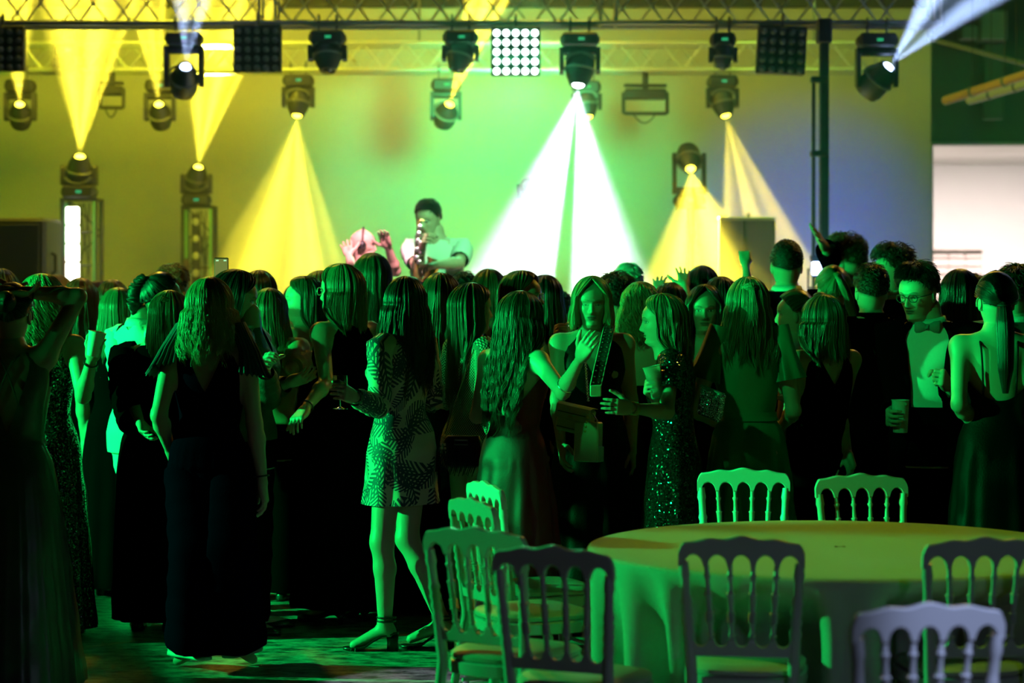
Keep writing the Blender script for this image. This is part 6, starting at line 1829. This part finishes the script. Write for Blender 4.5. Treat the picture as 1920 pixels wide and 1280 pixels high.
PE['r3'] = mid(1905, 497, 11.4, -20, 'man with thick short hair behind the sleek ponytail', sex='m', hair='short', haircol='dark', puff=.024, hl=.045, hat=.028, outfit=suit(C_grey, C_white), lod=1)
PE['far5'] = mid(560, 530, 14.2, 0, 'dark head in the glow below the yellow beam', haircol='black', len=.12, outfit=D(C_black), lod=2)
PE['far6'] = mid(768, 520, 14.3, 0, 'green lit head between the leaf print dress and the tall straight hair', haircol='brown', len=.12, outfit=D(C_black), lod=2)
PE['far7'] = mid(955, 516, 14.2, 0, 'dark head between fair hair and wire spectacles', haircol='dark', len=.12, outfit=D(C_black), lod=2)

# --- on the stage
PE['dj'] = person(688, 428, 16.0, -88, 'disc jockey in a white shirt clapping his raised hands, dark headphones on his bald head', sex='m', base=.5, hair=None, haircol='light', lod=0, hat=.002, beard=True, hyaw=2, hx=676, hpitch=-4,
    arms={1: ((662, 514, -1), (654, 478, 1)), -1: ((742, 508, -1), (727, 462, -1))}, hands={1: ('flat', (1, 0, .3)), -1: ('clap', (-1, 0, 0))},
    outfit=top_trousers(C_white, C_black, sleeve_to=.75, sl=(.002, .010), nf=1.40, nb=1.42, hem=.85, tname='shirt', shoe=None))
PE['sax'] = person(818, 375, 16.5, 168, 'musician in a white printed t-shirt playing a saxophone on the stage', sex='m', base=.5, hair='short', haircol='black', lod=0, hl=.03, puff=.018, hat=.018, hyaw=-14, hpitch=-10, hx=806,
    arms={1: ((782, 500, -1), (792, 462, -1)), -1: ((860, 493, -1), (814, 497, -1))}, hands={1: ('grip', (0, 1, 0)), -1: ('grip', (0, 1, 0))},
    outfit=top_trousers(C_white, C_black, sleeve_to=.80, sl=(.002, .012), nf=1.39, nb=1.42, hem=.86, tname='shirt', shoe=None))
SHARP[0] = True
# ------------------------------------------------------------------ worn and held things
def hp():
    P = PE['dj']['P']; R, T, s = P['R'], P['T'], P['s']
    mb = MB(); a = np.linspace(0.0, PI, 24)
    tube(mb, xf(np.stack([.082 * np.cos(a), 0 * a - .006, .11 + .132 * np.sin(a)], 1), R, T, s), .008 * s, 8)
    for sd in (-1, 1): ball(mb, xf(np.array([[sd * .084, -.008, .105]]), R, T, s)[0], np.array([.036, .018, .042]) * s if False else .034 * s, 14, 10)
    mb.build('headphones', M_jet, P['root'])
    # print on the musician's shirt (an arc of marks over two bars, too blurred to read)
    P = PE['sax']['P']; s = P['s']; mb = MB()
    for z, w, h in ((1.235, .050, .010), (1.205, .034, .012), (1.180, .050, .008)):
        for i in range(5):
            x = (i - 2) * w * .42
            A_, B_, C_ = sec(z, 'm'); y = C_ + (B_ + .022) * (1 - (abs(x) / A_) ** 2.3) ** (1 / 2.3)
            box(mb, np.array([x, y, z + .010 * (1 - (x / .06) ** 2)]) * s, np.array([w * .34, .006, h]) * s, None, .001)
    mb.build('shirt_print', C_grey, P['root'], False)
hp()

def saxophone():
    P = PE['sax']; d = 16.05
    q = lambda x, y, dd=0: np.array(at(x, y, d + dd))
    org = q(785, 480)
    r = empty('saxophone', org); tag(r, 'brass saxophone with round shining keys held before the white t-shirt', 'saxophone')
    path = np.array([q(785, 424), q(783, 450), q(781, 475), q(780, 500), q(782, 520), q(790, 530), q(801, 526), q(808, 512), q(813, 497), q(817, 486)]) - org
    n = np.linspace(0, 1, len(path)); t = np.linspace(0, 1, 40)
    pp = np.stack([np.interp(t, n, path[:, k]) for k in range(3)], 1)
    for _ in range(3): pp[1:-1] = (pp[:-2] + pp[1:-1] * 2 + pp[2:]) / 4
    mb = MB(); tube(mb, pp, np.interp(t, [0, .5, .75, .92, 1], [.013, .026, .036, .05, .068]), 16, False); mb.build('body', M_gold, r)
    mb = MB(); nk = np.array([q(785, 424), q(784, 417), q(789, 412), q(796, 414)]) - org; tube(mb, nk, [.011, .010, .009, .007], 10); mb.build('neck', M_gold, r)
    mb = MB(); tube(mb, np.array([q(796, 414), q(802, 416)]) - org, [.010, .008], 10); mb.build('mouthpiece', M_jet, r)
    km = MB(); lathe(km, [(.012, -.004), (.020, 0), (.020, .006), (.012, .009)], (0, 0, 0), 14, zrot((0, -1, 0))); kme = km.mesh('key'); kme.materials.append(M_silver)
    for i, (x, y) in enumerate(((787, 426), (785, 439), (783, 452), (787, 457), (782, 468), (789, 475), (781, 484), (786, 492))):
        put('key', kme, r, V(q(x, y, -.035)) - V(org))
    mb = MB(); tube(mb, np.array([q(779, 440, -.02), q(776, 505, -.02)]) - org, .004, 6); mb.build('rod', M_silver, r)
saxophone()

def in_hand(key, sd, along=.062, palm=.042, th=0.0):
    w, Rh, hs = PE[key]['hand'][sd]
    return V(w + hs * (Rh[:, 0] * along - Rh[:, 2] * palm + Rh[:, 1] * th))

M_cup = mat('cup_white', (.72, .74, .70), .35, trans=0.0)
M_clear = mat('cup_clear', (.75, .85, .70), .15, trans=.75)
def cup(name, pos, label, m, r0=.027, r1=.040, h=.115, tilt=(0, 0, 0), drink=None, group=None):
    r = empty(name, pos); r.rotation_euler = tilt; tag(r, label, 'cup', group)
    mb = MB(); lathe(mb, [(r0 * .9, -h / 2), (r0, -h / 2 + .002), (r1, h / 2 - .004), (r1 + .002, h / 2), (r1 - .001, h / 2), (r1 - .003, h / 2 - .006), (r0 - .002, -h / 2 + .006), (.001, -h / 2 + .006)], nc=28, caps=False); mb.build('cup_wall', m, r)
    mb = MB(); torus(mb, (0, 0, h / 2 - .001), r1 + .0005, .0022, 28, 6); mb.build('rim', m, r)
    if drink:
        f = drink[1]; z = -h / 2 + h * f; rr = r0 + (r1 - r0) * f - .0035
        mb = MB(); lathe(mb, [(r0 - .004, -h / 2 + .008), (rr, z - .001), (rr - .004, z)], nc=24); mb.build('drink', drink[0], r)
    return r
M_lemon = mat('drink_lemon', (.75, .80, .10), .2); M_beer = mat('drink_green', (.30, .42, .05), .2)
g = 'cups in the hands of the crowd'
cup('plastic_cup', V(at(178, 645, PE['cup']['hand'][1][0][1] - .055)), 'white plastic cup tipped in the curly haired woman\'s hand', M_cup, tilt=(0, R_(12), 0), group=g)
cup('plastic_cup', in_hand('seq', 1, .098, .044, .022), 'clear cup half full of yellow drink beside the sequin top', M_clear, r0=.030, r1=.040, h=.145, tilt=(0, R_(-12), 0), drink=(M_lemon, .52), group=g)
cup('plastic_cup', in_hand('bowtie', 1, .060, .045), 'pale cup held by the bow tie man', M_cup, r0=.034, r1=.041, h=.155, drink=(M_beer, .5), group=g)
cup('plastic_cup', in_hand('blk', 1, .055, .036, .0), 'small pale green cup glimpsed between dark jackets', M_cup, r0=.020, r1=.024, h=.11, group=g)
cup('plastic_cup', in_hand('black3', 1, .055, .036, .0), 'pale cup shining beside the black hair in the white beam', M_cup, r0=.020, r1=.026, h=.11, group=g)

def wine_glass():
    p = in_hand('leaf', -1, .068, .036) + V((0, 0, .004))
    r = empty('wine_glass', p); tag(r, 'stemmed wine glass in the leaf print dress woman\'s hand', 'wine glass')
    gl = mat('glass', (1, 1, 1), .02, trans=1.0)
    mb = MB(); lathe(mb, [(.004, -.005), (.016, .0), (.027, .014), (.033, .035), (.0335, .06), (.032, .078), (.031, .078), (.0322, .058), (.0318, .035), (.026, .016), (.015, .003), (.002, .0)], nc=28, caps=False); mb.build('bowl', gl, r)
    mb = MB(); lathe(mb, [(.0045, -.004), (.0035, -.03), (.004, -.062)], nc=12); mb.build('stem', gl, r)
    mb = MB(); lathe(mb, [(.004, -.060), (.012, -.066), (.032, -.070), (.033, -.072), (.001, -.072)], nc=28); mb.build('foot', gl, r)
wine_glass()

def phone(pos, label, rot=(0, 0, 0)):
    r = empty('mobile_phone', pos); r.rotation_euler = rot; tag(r, label, 'phone')
    mb = MB(); box(mb, (0, 0, 0), (.074, .009, .150), None, .004); mb.build('case', M_jet, r, False)
    mb = MB(); box(mb, (0, -.0052, 0), (.066, .001, .138)); mb.build('screen', mat('phone_screen', (.02, .02, .02), .15, emit=(.45, .5, .12), estr=.35), r, False)
    for x in (-.020, .020):
        mb = MB(); box(mb, (x, -.0062, .060), (.014, .001, .006)); mb.build('icon', mat('icon', (.4, .4, .4), .3, emit=(.8, .9, .8), estr=.6), r, False)
phone(V(at(415, 510, 11.6)), 'mobile phone held up over the dark haired woman in lace')
mb = MB()

def shoulder_bag():
    d = 10.42; c = V(at(1080, 782, d)); k = 1 / (F / d)
    r = empty('shoulder_bag', c); r.rotation_euler = (0, R_(10), R_(-30)); tag(r, 'cream flap shoulder bag on a chain, hanging by the halter dress', 'bag')
    m = mat('cream_leather', (.62, .56, .38), .4, bump=.1)
    mb = MB(); box(mb, (0, 0, -.01), (.175, .07, .125), None, .012); mb.build('pouch', m, r)
    rg = []
    for y, z in ((.03, .056), (-.02, .060), (-.040, .052), (-.043, .02), (-.044, -.008)):
        rg.append([(-.09, y, z), (.09, y, z), (.09, y + .006, z - .004), (-.09, y + .006, z - .004)])
    mb = MB(); loft(mb, rg); mb.build('flap', m, r)
    for dx, dz, w, h in ((0, .02, .150, .004), (0, -.052, .150, .004)):
        mb = MB(); box(mb, (0, -.0475 if dz > 0 else -.037, dz), (w, .003, h)); mb.build('piping', mat('piping_dark', (.06, .05, .03), .4), r, False)
    mb = MB(); box(mb, (0, -.050, .005), (.03, .008, .012), None, .003); mb.build('clasp', M_gold, r)
    mb = MB(); 
    for i in range(4): ball(mb, (.083, -.045, .02 - i * .022), .009, 10, 8)
    mb.build('bead', M_gold, r)
    # chain up to the hand of the wine red dress
    inv = (M4.Translation(c) @ M4.Rotation(R_(-30), 4, 'Z') @ M4.Rotation(R_(10), 4, 'Y')).inverted()
    a = inv @ V(at(1094, 632, 10.0)); b = inv @ V(at(1103, 752, d - .07))
    mb = MB(); a, b = np.array(a), np.array(b); n = 44; di = (b - a) / n; L = np.linalg.norm(di)
    for i in range(n):
        torus(mb, a + di * (i + .5), L * .52, .0016, 8, 4, zrot(np.cross(di, (1, .3, 0) if i % 2 else (.2, 1, 0))), sy=.7)
    mb.build('chain', M_silver, r)
    d2 = 10.36; c2 = V(at(1103, 828, d2))
    r2 = empty('phone_pouch', c2); r2.rotation_euler = (0, R_(2), R_(62)); tag(r2, 'narrow cream pouch hanging edge on below the flap bag', 'bag')
    mb = MB(); box(mb, (0, 0, .0), (.055, .125, .185), None, .006); mb.build('pouch', m, r2, False)
    mb = MB(); box(mb, (0, -.064, -.055), (.060, .006, .07), None, .002); mb.build('flap', m, r2, False)
    mb = MB(); tube(mb, [(0, -.05, .09), (0, -.02, .13), (0, .03, .12), (0, .05, .09)], .004, 6); mb.build('loop', M_silver, r2)
    # wide studded strap over the blond woman's shoulder
    P = PE['halter']['P']
    pts = np.array([at(1143, 612, 10.86), at(1140, 622, 10.78), at(1136, 640, 10.74), at(1130, 665, 10.72), at(1124, 690, 10.70), at(1117, 722, 10.70)], float)
    r3 = empty('bag_strap', pts[-1]); tag(r3, 'wide studded strap running down the front of the halter dress', 'strap')
    rel = pts - pts[-1]; T_, N_, B_ = frames(rel)
    mb = MB(); tt = np.linspace(0, 1, 30); n = np.linspace(0, 1, len(rel)); pp = np.stack([np.interp(tt, n, rel[:, k2]) for k2 in range(3)], 1)
    w = .026
    rg = [[q + np.array([-w, 0, -.002]), q + np.array([w, -.002, .004]), q + np.array([w, .004, .004]), q + np.array([-w, .006, -.002])] for q in pp]
    loft(mb, rg); mb.build('band', mat('strap_black', (.02, .02, .02), .5), r3, False)
    stud = MB(); ball(stud, (0, 0, 0), (.006, .004, .004), 8, 6); sm = stud.mesh('stud'); sm.materials.append(M_silver)
    for i in range(15):
        for x in (-.013, .012): put('stud', sm, r3, V(pp[int(i * 2)] + np.array([x, -.004, 0])))
    for x in (-w, w):
        mb = MB(); tube(mb, pp + np.array([x, -.001, 0]), .003, 6); mb.build('edging', mat('strap_edge', (.55, .52, .40), .4), r3)
    mb = MB(); box(mb, (0, 0, -.026), (.056, .010, .056), None, .012); mb.build('tab', m, r3)
shoulder_bag()

def fringed_bag():
    d = 10.42; c = V(at(868, 842, d))
    r = empty('fringed_bag', c); r.rotation_euler = (0, 0, R_(-12)); tag(r, 'black fringed handbag on a thin chain at the net top woman\'s hip', 'bag')
    m = mat('bag_black', (.014, .014, .014), .35, bump=.3, bscale=160)
    mb = MB()
    a = np.linspace(0, 2 * PI, 32, endpoint=False); rg = []
    for z, w, dd in ((-.085, .06, .02), (-.075, .085, .035), (-.02, .098, .045), (.03, .092, .038), (.060, .080, .022), (.064, .076, .016)):
        rg.append(np.stack([w * np.sign(np.cos(a)) * np.abs(np.cos(a)) ** .6, dd * np.sign(np.sin(a)) * np.abs(np.sin(a)) ** .8, z + 0 * a], 1))
    loft(mb, rg); mb.build('pouch', m, r)
    mb = MB(); q = [(-.030, -.036, .045), (.030, -.036, .045), (.032, -.038, .025), (-.032, -.038, .025), (-.030, -.036, .045), (.030, -.036, .045)]
    tube(mb, q, .004, 8); mb.build('handle', mat('bag_trim', (.10, .14, .09), .35), r)
    mb = MB()
    for i in range(26):
        x = -.088 + i * .007; tube(mb, [(x, -.048 + .0 * i, .0), (x - .004, -.052, -.05), (x - .012 - .0006 * i, -.048, -.11 - .012 * math.sin(i * 1.9))], [.0026, .0026, .0018], 4)
    for i in range(12): tube(mb, [(-.098, -.02, .03), (-.112 - .002 * i, -.02 + .003 * i, -.04), (-.120 - .004 * i, -.02, -.105)], .0018, 4)
    o = mb.build('fringe', m, r); o['kind'] = 'stuff'
    sq = MB(); box(sq, (0, 0, 0), (.016, .004, .013), None, .002); sm = sq.mesh('mirror_scale', False); sm.materials.append(M_silver)
    for i in range(5):
        for j in range(2): put('mirror_scale', sm, r, (-.093 + j * .018, -.040 - j * .006, .024 - i * .018), (0, R_(8 * (i % 3 - 1)), R_(-30)))
    a = np.array((-.085, -.02, .06)); b = np.array(V(at(878, 655, 10.55)) - c)
    mb = MB(); tube(mb, [a, a * .5 + b * .5 + np.array([-.002, -.01, 0]), b], .0025, 6); mb.build('chain', M_silver, r)
    mb = MB(); ball(mb, (-.088, -.02, .062), .010, 10, 8); mb.build('clasp', M_gold, r)
fringed_bag()

def clutch():
    d = 10.12; c = V(at(1334, 757, d))
    r = empty('clutch_bag', c); r.rotation_euler = (0, R_(14), R_(-50)); tag(r, 'silver sequin clutch tucked under the green satin dress woman\'s arm', 'bag')
    mb = MB(); box(mb, (0, 0, 0), (.15, .035, .135), None, .012); mb.build('pouch', C_seq2, r)
    mb = MB(); box(mb, (0, -.012, .066), (.15, .016, .010), None, .004); mb.build('frame', M_silver, r)
clutch()

def hairclip():
    P = PE['seq']['P']; R, T, s = P['R'], P['T'], P['s']
    pm = mat('pearl', (.9, .88, .82), .2)
    for i in range(5):
        mb = MB(); a_ = R_(86 + i * 11); p = scalp(np.array(a_), np.array(R_(52 + i * 1.5)), .027); ball(mb, xf(p[None], R, T, s)[0], .0055 * s, 10, 8)
        mb.build('pearl', pm, P['root'])
hairclip()
bracelet(PE['olive']['P'], 1, .72, M_jet, 'hair_tie', .034)
bracelet(PE['navy']['P'], 1, .93, M_jet); bracelet(PE['cup']['P'], 1, .90, M_jet, r=.031); bracelet(PE['specs']['P'], -1, .92, M_jet, 'watch', .032)
for f in (.86, .90, .94): bracelet(PE['seq']['P'], -1, f, M_gold, r=.029)
bracelet(PE['leaf']['P'], -1, .95, M_silver, r=.028)
bracelet(PE['wine']['P'], 1, .20, M_silver, 'armlet', .040)

def fan():
    d = 10.6; c = V(at(1802, 884, d))
    r = empty('paper_fan', c); r.rotation_euler = (0, R_(20), 0); tag(r, 'small folded paper fan glimpsed low beside the sleek ponytail woman', 'fan')
    pm = mat('paper', (.6, .56, .36), .7); sl = MB(); box(sl, (0, 0, -.02), (.009, .003, .07), None, .001); sm = sl.mesh('fold', False); sm.materials.append(pm)
    for i in range(6): put('fold', sm, r, (-.022 + i * .009, .004 * (i % 2), 0), (0, R_(-10 + 5 * i), R_(20 if i % 2 else -20)))
    mb = MB(); ball(mb, (.004, 0, .018), .008, 8, 6); mb.build('rivet', M_gold, r)
fan()
print('people', NP[0], 'tris', sum(len(o.data.loops) - 2 * len(o.data.polygons) for o in SC.objects if o.type == 'MESH'))
